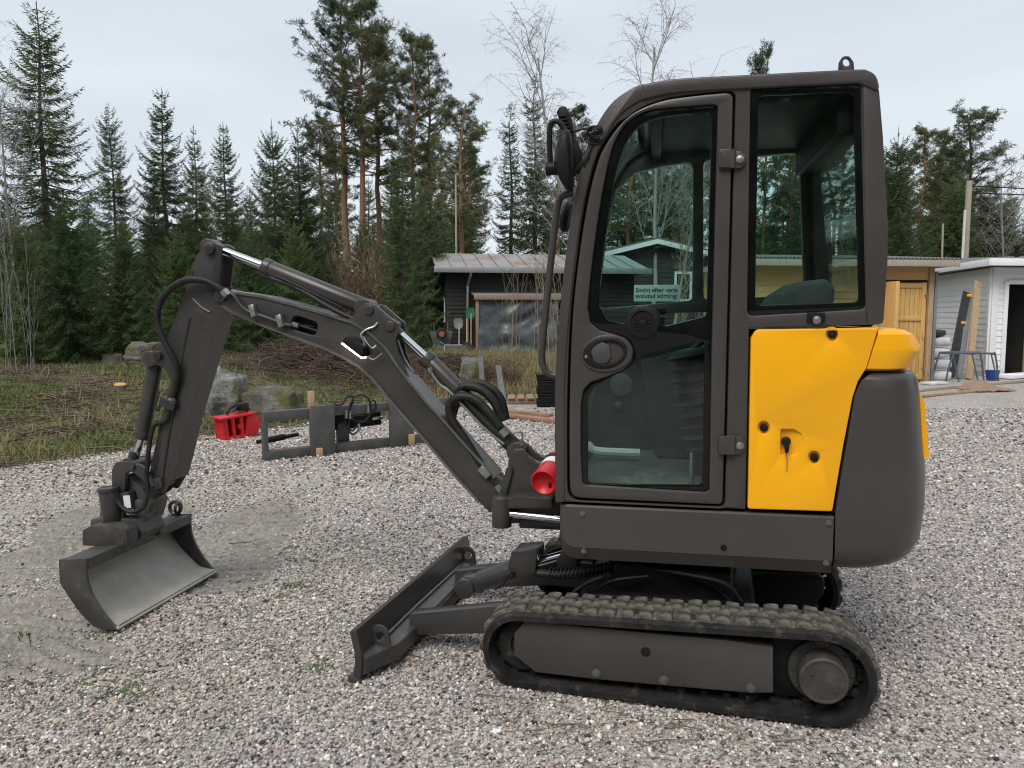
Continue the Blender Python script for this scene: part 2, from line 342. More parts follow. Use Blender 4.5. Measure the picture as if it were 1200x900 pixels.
# ------------------------------------------------------------------ ground
def vnoise(x, y, s, seed=0.0): return NZ.noise(V((x * s + seed, y * s - seed * .7, seed * 1.3)))
EDGE = [(-60, 4.0), (-14, 5.6), (-7, 6.9), (-4.96, 7.34), (-4.29, 8.1), (-4.0, 9.25), (-3.13, 10.2), (-1.51, 11.2), (-.9, 12.6), (.6, 14.2), (3, 16.5), (5.2, 21.5), (9, 24), (60, 28)]
EX, EY = [e[0] for e in EDGE], [e[1] for e in EDGE]
def edge_y(x): return float(np.interp(x, EX, EY))
def ter(x, y):                            # height of the forest bank
    d = y - edge_y(x) + .35 * vnoise(x, y, .9, 3.1)
    if d < 0: return max(-.5, .12 * d) - .01
    t = min(1, d / 7.5); h = .45 * t * t * (3 - 2 * t) + .004 * max(0, d - 9)
    if x > 5: h *= .3
    h += .045 * min(1, d) * vnoise(x, y, 1.4, 9.2) + .02 * min(1, d * 2) * vnoise(x, y, 4.5, 5.0) + .02 * min(1, d * 3)
    for cx, cy, rx, ry, hh in ((-3.0, 14.6, 2.0, 1.4, .36), (-1.0, 15.5, 1.2, 1.0, .2), (-9, 11, 2, 1.5, .12)):
        q = ((x - cx) / rx) ** 2 + ((y - cy) / ry) ** 2
        if q < 3: h += hh * math.exp(-q * 1.4)
    return h
TRACKED = [(-2.45, 3.75, .58, .55, 78), (-2.05, 3.3, .4, .25, 70), (-1.85, 5.35, .45, .95, 97), (-1.6, 4.5, .35, .5, 100), (-2.9, 5.5, .55, .8, 84), (-2.9, 4.6, .35, .6, 80)]   # ground churned by tracks: centre, radii, direction
def trk(x, y):
    m, s = 0.0, 0.0
    for cx, cy, rx, ry, a in TRACKED:
        q = ((x - cx) / rx) ** 2 + ((y - cy) / ry) ** 2 + .9 * vnoise(x, y, 1.6, cx)
        if q < 1:
            k = min(1, (1 - q) * 2.2); a = R(a)
            u = (x * math.cos(a) + y * math.sin(a)) + .05 * vnoise(x, y, 2.2, 2)
            m = max(m, k); s += k * math.tanh(1.8 * math.sin(u * 2 * math.pi / .11)) * max(0, .65 + .9 * vnoise(x, y, 3, 1))
    return m, s
def yard(x, y):
    m, s = trk(x, y) if (-5 < x < 0 and 1.5 < y < 8) else (0, 0)
    far = min(1, max(0, math.hypot(x - .4, y - 3.6) - 1.5))
    h = .025 * s + .03 * math.exp(-((x + 1.85) ** 2 + (y - 3.95) ** 2) / .45) + .012 * far * vnoise(x, y, 1.3, 4) + .02 * far * vnoise(x, y, .35, 8) - .012 * m
    return h
def axis(lo, hi, a, b, fine, grow=1.22):
    c = [a]
    while c[-1] < b: c.append(c[-1] + fine)
    st = fine
    while c[-1] < hi: st *= grow; c.append(c[-1] + st)
    st = fine; lft = []
    x = a
    while x > lo: st *= grow; x -= st; lft.append(x)
    return lft[::-1] + c
def grid_mesh(name, xs, ys, f, mat, keep=None):
    vs = [(x, y, f(x, y)) for y in ys for x in xs]; n = len(xs)
    fs = [(j * n + i, j * n + i + 1, (j + 1) * n + i + 1, (j + 1) * n + i) for j in range(len(ys) - 1) for i in range(n - 1) if keep is None or keep(xs[i], ys[j])]
    return raw(name, vs, fs, [mat], smooth=True)
def gravel_mat():
    m, t, b = nodes('mixed_gravel'); l = t.links.new; tcn = t.nodes.new('ShaderNodeTexCoord'); o = tcn.outputs['Object']
    v = N(t, 'ShaderNodeTexVoronoi', Scale=62.0); l(o, v.inputs['Vector'])
    sep = t.nodes.new('ShaderNodeSeparateColor'); l(v.outputs['Color'], sep.inputs[0])
    r = ramp(t, [(0, (.13, .12, .115)), (.2, (.25, .23, .215)), (.45, (.39, .35, .32)), (.62, (.46, .375, .33)), (.8, (.53, .50, .465)), (1, (.68, .65, .62))]); l(sep.outputs[0], r.inputs[0])
    n = N(t, 'ShaderNodeTexNoise', Scale=1.1, Detail=9); n.inputs['Roughness'].default_value = .65; l(o, n.inputs['Vector'])
    rn = ramp(t, [(.42, (0, 0, 0)), (.64, (.8, .8, .8))]); l(n.outputs['Fac'], rn.inputs[0])
    n3 = N(t, 'ShaderNodeTexNoise', Scale=35.0, Detail=6); l(o, n3.inputs['Vector'])
    r3 = ramp(t, [(.3, (.20, .185, .168)), (.7, (.42, .385, .35))]); l(n3.outputs['Fac'], r3.inputs[0])
    c = mix(t, rn.outputs[0], r.outputs[0], r3.outputs[0])
    at_ = t.nodes.new('ShaderNodeAttribute'); at_.attribute_name = 'dirt'; at_.attribute_type = 'GEOMETRY'
    rd = ramp(t, [(.3, (.15, .136, .118)), (.7, (.34, .31, .27))]); l(n3.outputs['Fac'], rd.inputs[0]); c = mix(t, at_.outputs['Fac'], c, rd.outputs[0])
    l(c, b.inputs['Base Color']); b.inputs['Roughness'].default_value = .85
    v2 = N(t, 'ShaderNodeTexVoronoi', Scale=62.0, feature='DISTANCE_TO_EDGE'); l(o, v2.inputs['Vector'])
    bp = N(t, 'ShaderNodeBump', Strength=.8); bp.inputs['Distance'].default_value = .012; l(v2.outputs[0], bp.inputs['Height'])
    bp2 = N(t, 'ShaderNodeBump', Strength=.6); bp2.inputs['Distance'].default_value = .02; l(n3.outputs['Fac'], bp2.inputs['Height']); l(bp.outputs[0], bp2.inputs['Normal']); l(bp2.outputs[0], b.inputs['Normal'])
    return m
def bank_mat():
    m, t, b = nodes('mossy_forest_floor'); l = t.links.new; tcn = t.nodes.new('ShaderNodeTexCoord'); o = tcn.outputs['Object']
    n = N(t, 'ShaderNodeTexNoise', Scale=.55, Detail=10); n.inputs['Roughness'].default_value = .68; l(o, n.inputs['Vector'])
    n2 = N(t, 'ShaderNodeTexNoise', Scale=9.0, Detail=8); n2.inputs['Roughness'].default_value = .7; l(o, n2.inputs['Vector'])
    r = ramp(t, [(.25, (.05, .037, .027)), (.5, (.125, .088, .06)), (.75, (.22, .16, .11))]); l(n2.outputs['Fac'], r.inputs[0])
    g = ramp(t, [(.25, (.04, .058, .018)), (.5, (.09, .115, .032)), (.75, (.18, .18, .07))]); l(n2.outputs['Fac'], g.inputs[0])
    rn = ramp(t, [(.42, (0, 0, 0)), (.55, (1, 1, 1))]); l(n.outputs['Fac'], rn.inputs[0])
    l(mix(t, rn.outputs[0], r.outputs[0], g.outputs[0]), b.inputs['Base Color']); b.inputs['Roughness'].default_value = .95
    bp = N(t, 'ShaderNodeBump', Strength=.9); bp.inputs['Distance'].default_value = .05; l(n2.outputs['Fac'], bp.inputs['Height']); l(bp.outputs[0], b.inputs['Normal']); return m
M['gravel'] = gravel_mat(); M['bank'] = bank_mat()
xs = axis(-400, 400, -4.3, -.8, .03, 1.12); ys = axis(-200, 500, 2.8, 6.9, .013, 1.10)
me = grid_mesh('gravel_yard', xs, ys, yard, M['gravel'], keep=lambda x, y: y < edge_y(x) + 2.5)
a = me.attributes.new('dirt', 'FLOAT', 'POINT')
a.data.foreach_set('value', [(.9 * trk(v.co.x, v.co.y)[0] if (-5 < v.co.x < 0 and 1.5 < v.co.y < 8) else 0.0) for v in me.vertices])
tag(put('gravel_yard', me), kind='structure')
xs = axis(-400, 400, -12, 8, .16); ys = axis(3.0, 500, 6, 22, .16)
tag(put('forest_ground', grid_mesh('forest_ground', xs, ys, ter, M['bank'], keep=lambda x, y: y > edge_y(x) - 1.2)), kind='structure')

# ------------------------------------------------------------------ geometry-node scatter for stuff
def scatter(name, label, pts, rots, scl, pick, cols, protos, kind='stuff'):
    me = bpy.data.meshes.new(name); me.vertices.add(len(pts)); me.vertices.foreach_set('co', np.asarray(pts, 'f').ravel())
    for nm, ty, data in (('rot', 'FLOAT_VECTOR', rots), ('scl', 'FLOAT', scl), ('pick', 'INT', pick), ('col', 'FLOAT_COLOR', cols)):
        if data is None: continue
        at_ = me.attributes.new(nm, ty, 'POINT'); key = {'FLOAT_VECTOR': 'vector', 'FLOAT_COLOR': 'color'}.get(ty, 'value')
        at_.data.foreach_set(key, np.asarray(data, 'i' if ty == 'INT' else 'f').ravel())
    cc = bpy.data.collections.new(name + '_pieces')
    for i, pm in enumerate(protos): cc.objects.link(bpy.data.objects.new('%s_piece_%02d' % (name, i), pm))
    g = bpy.data.node_groups.new(name, 'GeometryNodeTree')
    g.interface.new_socket('Geometry', in_out='INPUT', socket_type='NodeSocketGeometry'); g.interface.new_socket('Geometry', in_out='OUTPUT', socket_type='NodeSocketGeometry')
    gi = g.nodes.new('NodeGroupInput'); go = g.nodes.new('NodeGroupOutput'); ip = g.nodes.new('GeometryNodeInstanceOnPoints'); ci = g.nodes.new('GeometryNodeCollectionInfo')
    ci.inputs['Collection'].default_value = cc; ci.inputs['Separate Children'].default_value = True; ci.inputs['Reset Children'].default_value = True
    def na(nm, ty):
        n = g.nodes.new('GeometryNodeInputNamedAttribute'); n.data_type = ty; n.inputs['Name'].default_value = nm; return n.outputs[0]
    l = g.links.new
    l(gi.outputs[0], ip.inputs['Points']); l(ci.outputs[0], ip.inputs['Instance']); ip.inputs['Pick Instance'].default_value = True
    l(na('pick', 'INT'), ip.inputs['Instance Index']); l(na('rot', 'FLOAT_VECTOR'), ip.inputs['Rotation']); l(na('scl', 'FLOAT'), ip.inputs['Scale']); l(ip.outputs[0], go.inputs[0])
    o = bpy.data.objects.new(name, me); COL.objects.link(o); md = o.modifiers.new('scatter', 'NODES'); md.node_group = g
    return tag(o, label, None, None, kind)
def pebble(seed):
    r_ = random.Random(seed); t = bmesh.new(); bmesh.ops.create_icosphere(t, subdivisions=1, radius=1)
    sx, sy, sz = 1, r_.uniform(.65, .95), r_.uniform(.5, .8)
    for v in t.verts:
        k = 1 + .28 * (r_.random() - .5); v.co = V((v.co.x * sx * k, v.co.y * sy * k, v.co.z * sz * k))
    me = bpy.data.meshes.new('pebble'); t.to_mesh(me); t.free(); me.materials.append(M['pebble'])
    return me
def pebble_mat():
    m, t, b = nodes('pebble_stone'); l = t.links.new
    a_ = t.nodes.new('ShaderNodeAttribute'); a_.attribute_type = 'INSTANCER'; a_.attribute_name = 'col'
    tcn = t.nodes.new('ShaderNodeTexCoord'); n = N(t, 'ShaderNodeTexNoise', Scale=2.5, Detail=5); l(tcn.outputs['Object'], n.inputs['Vector'])
    r_ = ramp(t, [(.3, (.72, .72, .72)), (.7, (1.15, 1.13, 1.1))]); l(n.outputs['Fac'], r_.inputs[0])
    l(mix(t, 1.0, a_.outputs['Color'], r_.outputs[0], 'MULTIPLY'), b.inputs['Base Color']); b.inputs['Roughness'].default_value = .75; return m
M['pebble'] = pebble_mat()
rg = np.random.default_rng(3)
PAL = np.array([(.042, .042, .044), (.105, .105, .108), (.215, .215, .22), (.34, .325, .315), (.47, .40, .37), (.49, .40, .365), (.50, .45, .40), (.64, .61, .58), (.82, .81, .79), (.40, .28, .235)])
PW = np.array([.04, .08, .17, .20, .14, .10, .11, .10, .04, .02])
def gravel_points():
    P_, S_ = [], []
    for y0, y1, dens, r0, r1 in ((2.05, 3.2, 9500, .0032, .0088), (3.2, 4.6, 7000, .0038, .0092), (4.6, 6.5, 3400, .005, .0108), (6.5, 9.0, 1200, .008, .015), (9.0, 12.5, 420, .011, .019)):
        hw = y1 * .70 + .15; n = int(dens * 2 * hw * (y1 - y0))
        x = rg.uniform(-hw, hw, n); y = rg.uniform(y0, y1, n); s = rg.uniform(r0, r1, n) * np.where(rg.random(n) < .06, 1.5, 1.0)
        for xx, yy, ss in zip(x, y, s):
            if abs(xx) > yy * .69 + .12 or yy > edge_y(xx) + .3: continue
            mm, rs_ = trk(xx, yy) if (-5 < xx < 0 and 1.5 < yy < 8) else (0, 0)
            big = vnoise(xx, yy, .9, 6) * .8 + vnoise(xx, yy, 2.6, 2) * .5
            keep = min(.97, max(.22, 1.0 - 1.5 * max(0, big - .02) * (1 if xx < .6 else .45))) * (1 - mm * (.35 if rs_ < -.25 else .97))
            if rnd.random() > keep: continue
            P_.append((xx, yy, yard(xx, yy) + ss * rnd.uniform(-.1, .95))); S_.append(ss)
    n = len(P_); ci_ = rg.choice(len(PAL), n, p=PW / PW.sum()); c = np.minimum(PAL[ci_] * rg.uniform(.95, 1.24, (n, 1)), .88); tan = np.array([max(0, min(1, .15 + 1.4 * vnoise(p_[0], p_[1], .7, 12) - .35 * (p_[0] + .4))) for p_ in P_])[:, None]; c = c * (1 - tan * np.array([[.02, .035, .10]])); c = np.c_[c, np.ones(n)]
    return np.array(P_), np.c_[rg.uniform(-.6, .6, n), rg.uniform(-.6, .6, n), rg.uniform(0, 6.28, n)], np.array(S_), rg.integers(0, 8, n), c
gp = gravel_points()
scatter('gravel_stones', 'loose mixed grey, pink and white gravel covering the yard', gp[0], gp[1], gp[2], gp[3], gp[4], [pebble(i) for i in range(8)])

# grass blades, twigs: plain meshes
def blades(name, label, spots, mat, hmin, hmax, wd, lean=.6):
    vs, fs = [], []
    for x, y, z, k in spots:
        a_ = rnd.uniform(0, 6.28); h = rnd.uniform(hmin, hmax) * k; b_ = rnd.uniform(0, 6.28); ww = wd * rnd.uniform(.6, 1.3)
        dx, dy = math.cos(a_) * ww, math.sin(a_) * ww; lx, ly = math.cos(b_) * h * lean * rnd.random(), math.sin(b_) * h * lean * rnd.random()
        i = len(vs); vs += [(x - dx, y - dy, z - .01), (x + dx, y + dy, z - .01), (x + dx * .6 + lx * .4, y + dy * .6 + ly * .4, z + h * .6), (x - dx * .6 + lx * .4, y - dy * .6 + ly * .4, z + h * .6), (x + lx, y + ly, z + h)]
        fs += [(i, i + 1, i + 2, i + 3), (i + 3, i + 2, i + 4)]
    return tag(put(name, raw(name, vs, fs, [mat])), label, None, None, 'stuff')
def green_zone(x, y): return vnoise(x, y, .55, 1.7) + .5 * vnoise(x, y, 1.7, 4.4) + .10
sp, sp2, spd = [], [], []
for _ in range(210000):
    y = 6.5 + 16 * rnd.random() ** 1.5; x = rnd.uniform(-.74, .2) * y
    if y < edge_y(x) + .1: continue
    g_ = green_zone(x, y)
    if g_ > .0 and rnd.random() < (.5 + g_) * min(1, (y - edge_y(x)) * .8): sp.append((x, y, ter(x, y), 1 + .6 * g_))
    elif rnd.random() < .10: spd.append((x, y, ter(x, y), 1))
    if -.12 * y < x < .12 * y and 11.5 < y < 20 and rnd.random() < .5: (sp if rnd.random() < .45 else spd).append((x, y, ter(x, y), 1.2))
blades('grass_cover', 'low green moss and grass growing over the forest bank', sp, M['grass'], .02, .085, .0075, 1.6)
blades('dry_grass_cover', 'pale dead grass blades among the brush on the bank', spd, M['dry_grass'], .06, .22, .006, 1.0)
tuft = []
for px, py, n, rr in ((345, 690, 170, .05), (326, 703, 50, .025), (20, 752, 70, .05), (95, 750, 60, .08), (125, 745, 50, .03), (165, 812, 150, .06), (140, 815, 60, .03), (372, 783, 120, .05), (102, 803, 50, .03)):
    g0 = gnd(px, py)
    for _ in range(n):
        x, y = rnd.gauss(g0.x, rr), rnd.gauss(g0.y, rr * .5); tuft.append((x, y, yard(x, y), 1))
blades('weed_tufts', 'small green weeds and moss pushing up through the gravel', tuft, M['green_grass'], .006, .022, .003, 1.5)
def sticks(name, label, items, mat):
    vs, fs = [], []
    for p, d, ln, r_ in items:
        d = d.normalized(); u = d.orthogonal().normalized(); q = d.cross(u); bend = V((rnd.uniform(-1, 1), rnd.uniform(-1, 1), rnd.uniform(-.3, .6))) * ln * .13
        ps = [p - d * ln / 2, p + bend, p + d * ln / 2]; i = len(vs)
        for k, c in enumerate(ps):
            rr = r_ * (1, .8, .35)[k]
            for m_ in range(3):
                an = m_ * 2.094; vs.append(tuple(c + (u * math.cos(an) + q * math.sin(an)) * rr))
        for k in (0, 3): fs += [(i + k, i + k + 1, i + k + 4, i + k + 3), (i + k + 1, i + k + 2, i + k + 5, i + k + 4), (i + k + 2, i + k, i + k + 3, i + k + 5)]
    return tag(put(name, raw(name, vs, fs, [mat])), label, None, None, 'stuff')
it = []
for _ in range(8200):
    y = 6.9 + 12 * rnd.random() ** 1.3; x = rnd.uniform(-.74, .1) * y
    if y < edge_y(x): continue
    if green_zone(x, y) > .12 and rnd.random() < .8: continue
    it.append((V((x, y, ter(x, y) + rnd.uniform(0, .06))), V((rnd.gauss(1, .8), rnd.gauss(0, .8), rnd.gauss(0, .12))), rnd.uniform(.15, .8), rnd.uniform(.003, .011)))
sticks('felled_twigs', 'dead brown twigs and branches strewn over the cleared bank', it, M['stick'])
it = []
for cx, cy, rx, ry, hh, n in ((-3.0, 14.4, 1.7, 1.0, .32, 4200), (-4.9, 17.5, 1.3, .8, .5, 900), (-.9, 15.2, .9, .5, .3, 500)):
    for _ in range(n):
        u, v_ = rnd.gauss(0, .5), rnd.gauss(0, .5); x, y = cx + u * rx, cy + v_ * ry
        it.append((V((x, y, ter(x, y) + hh * rnd.random() * math.exp(-u * u - v_ * v_) + .03)), V((rnd.gauss(1, .7), rnd.gauss(0, .7), rnd.gauss(0, .3))), rnd.uniform(.15, .7), rnd.uniform(.003, .009)))
sticks('brush_pile', 'heap of reddish brown cut brush behind the mossy rock', it, pbr('red_brown_brush', (.10, .065, .05), .9, 0, (.19, .135, .105), 1.6))
it = []
for px, py, n in ((340, 690, 14), (320, 640, 6), (130, 700, 10), (110, 800, 12), (430, 700, 6), (240, 720, 5), (160, 690, 8), (460, 760, 14), (300, 600, 4), (820, 870, 10), (650, 840, 10)):
    g0 = gnd(px, py)
    for _ in range(n): it.append((V((rnd.gauss(g0.x, .2), rnd.gauss(g0.y, .12), .012)), V((rnd.gauss(1, .6), rnd.gauss(0, .6), rnd.gauss(0, .05))), rnd.uniform(.05, .25), rnd.uniform(.0015, .004)))
sticks('yard_twigs', 'thin dead twigs lying on the gravel of the yard', it, M['stick'])
# ------------------------------------------------------------------ trees
def tree_mesh(kind, seed, h, Rm):
    r_ = random.Random(seed); vs, fs, mi = [], [], []
    def dia(p, d, ln, wd, m=0):
        d = d.normalized(); s = d.cross(V((r_.uniform(-1, 1), r_.uniform(-1, 1), r_.uniform(-1, 1))))
        if s.length < 1e-3: s = d.orthogonal()
        s = s.normalized() * wd; i = len(vs); mid = p + d * ln * .45
        vs.extend((tuple(p), tuple(mid + s), tuple(p + d * ln), tuple(mid - s))); fs.append((i, i + 1, i + 2, i + 3)); mi.append(m)
    def stem(path, r0, r1, m, n=4):
        base = len(vs); K = len(path)
        for k, p in enumerate(path):
            d = (path[min(k + 1, K - 1)] - path[max(k - 1, 0)]).normalized(); u = d.cross(V((.31, .95, .05))); u = u.normalized() if u.length > .05 else d.orthogonal().normalized(); q = d.cross(u); rr = r0 + (r1 - r0) * k / (K - 1)
            for j in range(n): a_ = 2 * math.pi * j / n; vs.append(tuple(p + (u * math.cos(a_) + q * math.sin(a_)) * rr))
        for k in range(K - 1):
            for j in range(n): fs.append((base + k * n + j, base + k * n + (j + 1) % n, base + (k + 1) * n + (j + 1) % n, base + (k + 1) * n + j)); mi.append(m)
    wob = [V((r_.gauss(0, .012) * h * (k / 8), r_.gauss(0, .012) * h * (k / 8), h * k / 8)) for k in range(9)]
    if kind in ('spruce', 'sparse', 'young'):
        wob = [V((r_.gauss(0, .05), r_.gauss(0, .05), h * k / 8)) for k in range(9)]
    def tp(z):
        t = min(7.999, max(0, z / h * 8)); k = int(t); return wob[k].lerp(wob[k + 1], t - k)
    if kind in ('spruce', 'sparse', 'young'):
        stem([tp(h * k / 10) for k in range(11)], .011 * h + .03, .012, 1, 6)
        z = h * (.03 if kind != 'sparse' else .08); gap = (.30 if kind != 'sparse' else .33) * (h / 11) ** .5
        while z < h * .985:
            f = z / h; L0 = Rm * (1 - f) ** (.82 if kind != 'sparse' else .75) + .03
            nb = r_.randint(6, 9) if f < .9 else 3; a0 = r_.uniform(0, 6.28)
            if r_.random() < (.0 if kind == 'young' else .06): z += gap * .7; continue
            for b in range(nb):
                az = a0 + b * 6.283 / nb + r_.gauss(0, .22); Lb = L0 * r_.uniform(.55, 1.18); p0 = tp(z + r_.gauss(0, .06))
                el = -.38 + 1.1 * f ** 1.8 + r_.gauss(0, .10); sag = .34 * (1 - f); out = V((math.cos(az), math.sin(az), 0)); side = V((-math.sin(az), math.cos(az), 0))
                pt = lambda t: p0 + out * (Lb * t) + V((0, 0, Lb * (el * t - sag * t * (1 - t) * 1.6 + .22 * t ** 3)))
                stem([pt(0), pt(.5), pt(1)], .012 * Lb + .006, .004, 1, 3)
                step = (.05 if kind != 'sparse' else .056) * (h / 10) ** .6; n = max(3, int(Lb / step))
                for k in range(n):
                    t = (k + r_.random()) / n; p = pt(t)
                    if t < .12: continue
                    for sg in (-1, 1):
                        ln = (.12 + .26 * (1 - t) * min(1, Lb)) * r_.uniform(.6, 1.3) * (h / 10) ** .35
                        d = out * r_.uniform(.5, .9) + side * sg * r_.uniform(.5, 1.1) + V((0, 0, -r_.uniform(.1, .75) * (1 - f * .8)))
                        dia(p, d, ln, .018 * r_.uniform(.7, 1.3) * (h / 10) ** .5)
                        if r_.random() < .7: dia(p + d * ln * .4, d + V((r_.gauss(0, .4), r_.gauss(0, .4), -.8 * (1 - f))), ln * .8, .015)
                    dia(p, V((r_.gauss(0, .25), r_.gauss(0, .25), -1)) if r_.random() < .6 * (1 - f) else out + V((0, 0, r_.uniform(.1, .6))), r_.uniform(.10, .28), .016)
                dia(pt(1), pt(1) - pt(.85), .2, .018)
            z += gap * (1 - .35 * f) * r_.uniform(.85, 1.15)
        for _ in range(5): dia(tp(h * .96) , V((r_.gauss(0, .25), r_.gauss(0, .25), 1)), .3, .012)
        dia(tp(h * .985), V((0, 0, 1)), .3, .018)
    elif kind == 'pine':
        stem([tp(h * k / 12) for k in range(13)], .012 * h + .03, .03, 1, 7)
        c0 = r_.uniform(.42, .5)
        for b in range(int(58 * (h / 15))):
            f = c0 + (1 - c0) * (b + r_.random()) / (58 * h / 15); f = min(f, .985); p0 = tp(f * h); az = r_.uniform(0, 6.28); q = (f - c0) / (1 - c0)
            Lb = Rm * (.5 + .5 * math.sin(min(1, q * 1.25 + .12) * math.pi)) * r_.uniform(.55, 1.1) * (1 if q < .85 else .65)
            out = V((math.cos(az), math.sin(az), 0)); el = -.05 + .75 * q + r_.gauss(0, .15)
            pt = lambda t: p0 + out * Lb * t + V((0, 0, Lb * (el * t + .25 * t * t)))
            stem([pt(0), pt(.35) + V((0, 0, r_.gauss(0, .05))), pt(.7), pt(1)], .018 * Lb + .01, .006, 1, 3)
            for k in range(r_.randint(5, 9)):
                t = r_.uniform(.3, 1); p = pt(t); d = (out * r_.uniform(.2, 1) + V((r_.gauss(0, .7), r_.gauss(0, .7), r_.uniform(0, .5)))).normalized(); l2 = r_.uniform(.2, .75) * Rm * .33
                stem([p, p + d * l2], .008, .004, 1, 3)
                for c in range(4):
                    tc_ = p + d * l2 * r_.uniform(.35, 1.05) + V((r_.gauss(0, .09), r_.gauss(0, .09), r_.gauss(.04, .06)))
                    for _ in range(12): dia(tc_, V((r_.gauss(0, 1), r_.gauss(0, 1), r_.gauss(.35, .8))), r_.uniform(.13, .27), .0135)
    elif kind == 'birch':
        def grow(p, d, ln, rad, lev):
            path = [p]; dd = d.copy(); n = 5 if lev < 2 else 3
            for k in range(n):
                dd = (dd + V((r_.gauss(0, .09), r_.gauss(0, .09), .05 if lev < 2 else -.07 * lev))).normalized(); path.append(path[-1] + dd * ln / n)
            stem(path, rad * (1 if lev == 0 else .7), rad * .35 if lev < 3 else .002, 1, 5 if lev == 0 else 3)
            if lev >= 4: return
            cnt = (16, 7, 5, 3)[lev]
            for c in range(cnt):
                t = r_.uniform(.25 if lev == 0 else .15, 1); i = min(n - 1, int(t * n)); q = path[i].lerp(path[i + 1], t * n - i)
                az = r_.uniform(0, 6.28); e = V((math.cos(az), math.sin(az), r_.uniform(.35, 1.3) if lev < 2 else r_.uniform(-.3, .7))).normalized()
                nd = (dd * .55 + e * .8).normalized()
                if lev >= 1 and r_.random() < .25: dia(q, V((r_.gauss(0, .2), r_.gauss(0, .2), -1)), .07, .012, 1)
                grow(q, nd, ln * (.34, .5, .45, .45)[lev] * (1.15 - .6 * t if lev == 0 else 1) * r_.uniform(.7, 1.2), max(.003, rad * (.36, .5, .5, .5)[lev]), lev + 1)
        grow(V((0, 0, 0)), V((r_.gauss(0, .04), r_.gauss(0, .04), 1)), h * .93, .008 * h, 0)
    elif kind == 'saplings':
        for s in range(6 if seed != 44 else 4):
            p = V((r_.gauss(0, Rm * .45), r_.gauss(0, Rm * .3), 0)); d = V((r_.gauss(0, .10), r_.gauss(0, .10), 1)); ln = h * r_.uniform(.6, 1.05); path = [p]
            for k in range(6): d = (d + V((r_.gauss(0, .05), r_.gauss(0, .05), .1))).normalized(); path.append(path[-1] + d * ln / 6)
            stem(path, .016 * r_.uniform(.7, 1.3), .005, 1, 4)
            for b in range(12):
                t = r_.uniform(.3, 1) * 5.99; i = int(t); q = path[i].lerp(path[i + 1], t - i); az = r_.uniform(0, 6.28); e = V((math.cos(az) * .6, math.sin(az) * .6, r_.uniform(.5, 1.2)))
                stem([q, q + e * .25, q + e * .5 + V((0, 0, .12))], .006, .003, 1, 3)
    elif kind == 'bush':
        for s in range(420):
            az = r_.uniform(0, 6.28); p = V((r_.gauss(0, Rm * .35), r_.gauss(0, Rm * .35), 0)); d = V((math.cos(az) * .35, math.sin(az) * .35, 1)).normalized(); ln = h * r_.uniform(.4, 1.05)
            stem([p, p + d * ln * .5, p + d * ln + V((r_.gauss(0, .12), r_.gauss(0, .12), 0))], .008, .003, 1, 3)
            for b in range(3): dia(p + d * ln * r_.uniform(.3, 1), V((r_.gauss(0, .6), r_.gauss(0, .6), r_.uniform(.2, 1))), .3, .012, 1)
    return vs, fs, mi
def tree_kind(kind, seed, h, Rm, leaf, bark):
    vs, fs, mi = tree_mesh(kind, seed, h, Rm); out = []
    va = np.array(vs)
    for m, mt in ((0, leaf), (1, bark)):
        ff = [f for f, k in zip(fs, mi) if k == m]
        if not ff: out.append(None); continue
        used = sorted({i for f in ff for i in f}); mp_ = {u: i for i, u in enumerate(used)}
        out.append(raw('crown' if m == 0 else 'trunk', [tuple(va[u]) for u in used], [tuple(mp_[i] for i in f) for f in ff], [mt], smooth=(m == 1)))
    both = raw('far_tree', vs, fs, [leaf or bark, bark], mi)
    return dict(h=h, crown=out[0], trunk=out[1], both=both, kind=kind)
TK = {
 'spruce_a': tree_kind('spruce', 11, 10, 2.7, M['needle'], M['bark']), 'spruce_b': tree_kind('spruce', 12, 11, 2.6, M['needle'], M['bark']),
 'spruce_c': tree_kind('spruce', 13, 9, 2.9, M['needle'], M['bark']), 'sparse': tree_kind('sparse', 14, 12, 3.1, M['needle'], M['bark']),
 'slim': tree_kind('sparse', 15, 13, 1.9, M['needle'], M['bark']), 'young': tree_kind('young', 16, 6, 2.1, M['needle2'], M['bark']),
 'pine_a': tree_kind('pine', 21, 16, 2.6, M['pine_needle'], M['pine_bark']), 'pine_b': tree_kind('pine', 22, 15, 2.3, M['pine_needle'], M['pine_bark']),
 'pine_c': tree_kind('pine', 23, 12, 2.6, M['pine_needle'], M['pine_bark']),
 'birch_a': tree_kind('birch', 31, 11, 2, None, M['birch']), 'birch_b': tree_kind('birch', 32, 9, 2, None, M['birch']),
 'saplings': tree_kind('saplings', 41, 3.4, .7, None, M['sapling']), 'saplings_b': tree_kind('saplings', 42, 3.6, .6, None, M['sapling']), 'saplings_c': tree_kind('saplings', 44, 3.4, .8, None, M['birch']), 'bush': tree_kind('bush', 43, 3.2, 1.3, None, M['brown_twig'])}
def tree(name, k, px, py, Y, label, cat, group=None, wide=1.0, rot=None, lean=0):
    """top of the tree seen at (px,py), standing Y metres away"""
    p = at(px, py, Y); z0 = ter(p.x, Y) - .05 if Y > edge_y(p.x) else 0
    t = TK[k]; s = (p.z - z0) / t['h']
    e = bpy.data.objects.new(name, None); COL.objects.link(e); e.location = (p.x, Y, z0); e.rotation_euler = (0, R(lean), rnd.uniform(0, 6.28) if rot is None else rot); e.scale = (s * wide, s * wide, s); e.empty_display_size = .2
    tag(e, label, cat, group)
    for nm in ('crown', 'trunk'):
        if t[nm]:
            c = bpy.data.objects.new(nm if not (nm == 'trunk' and t['crown'] is None) else 'stem', t[nm]); COL.objects.link(c); c.parent = e
    return e
G = 'trees along the edge of the wood'
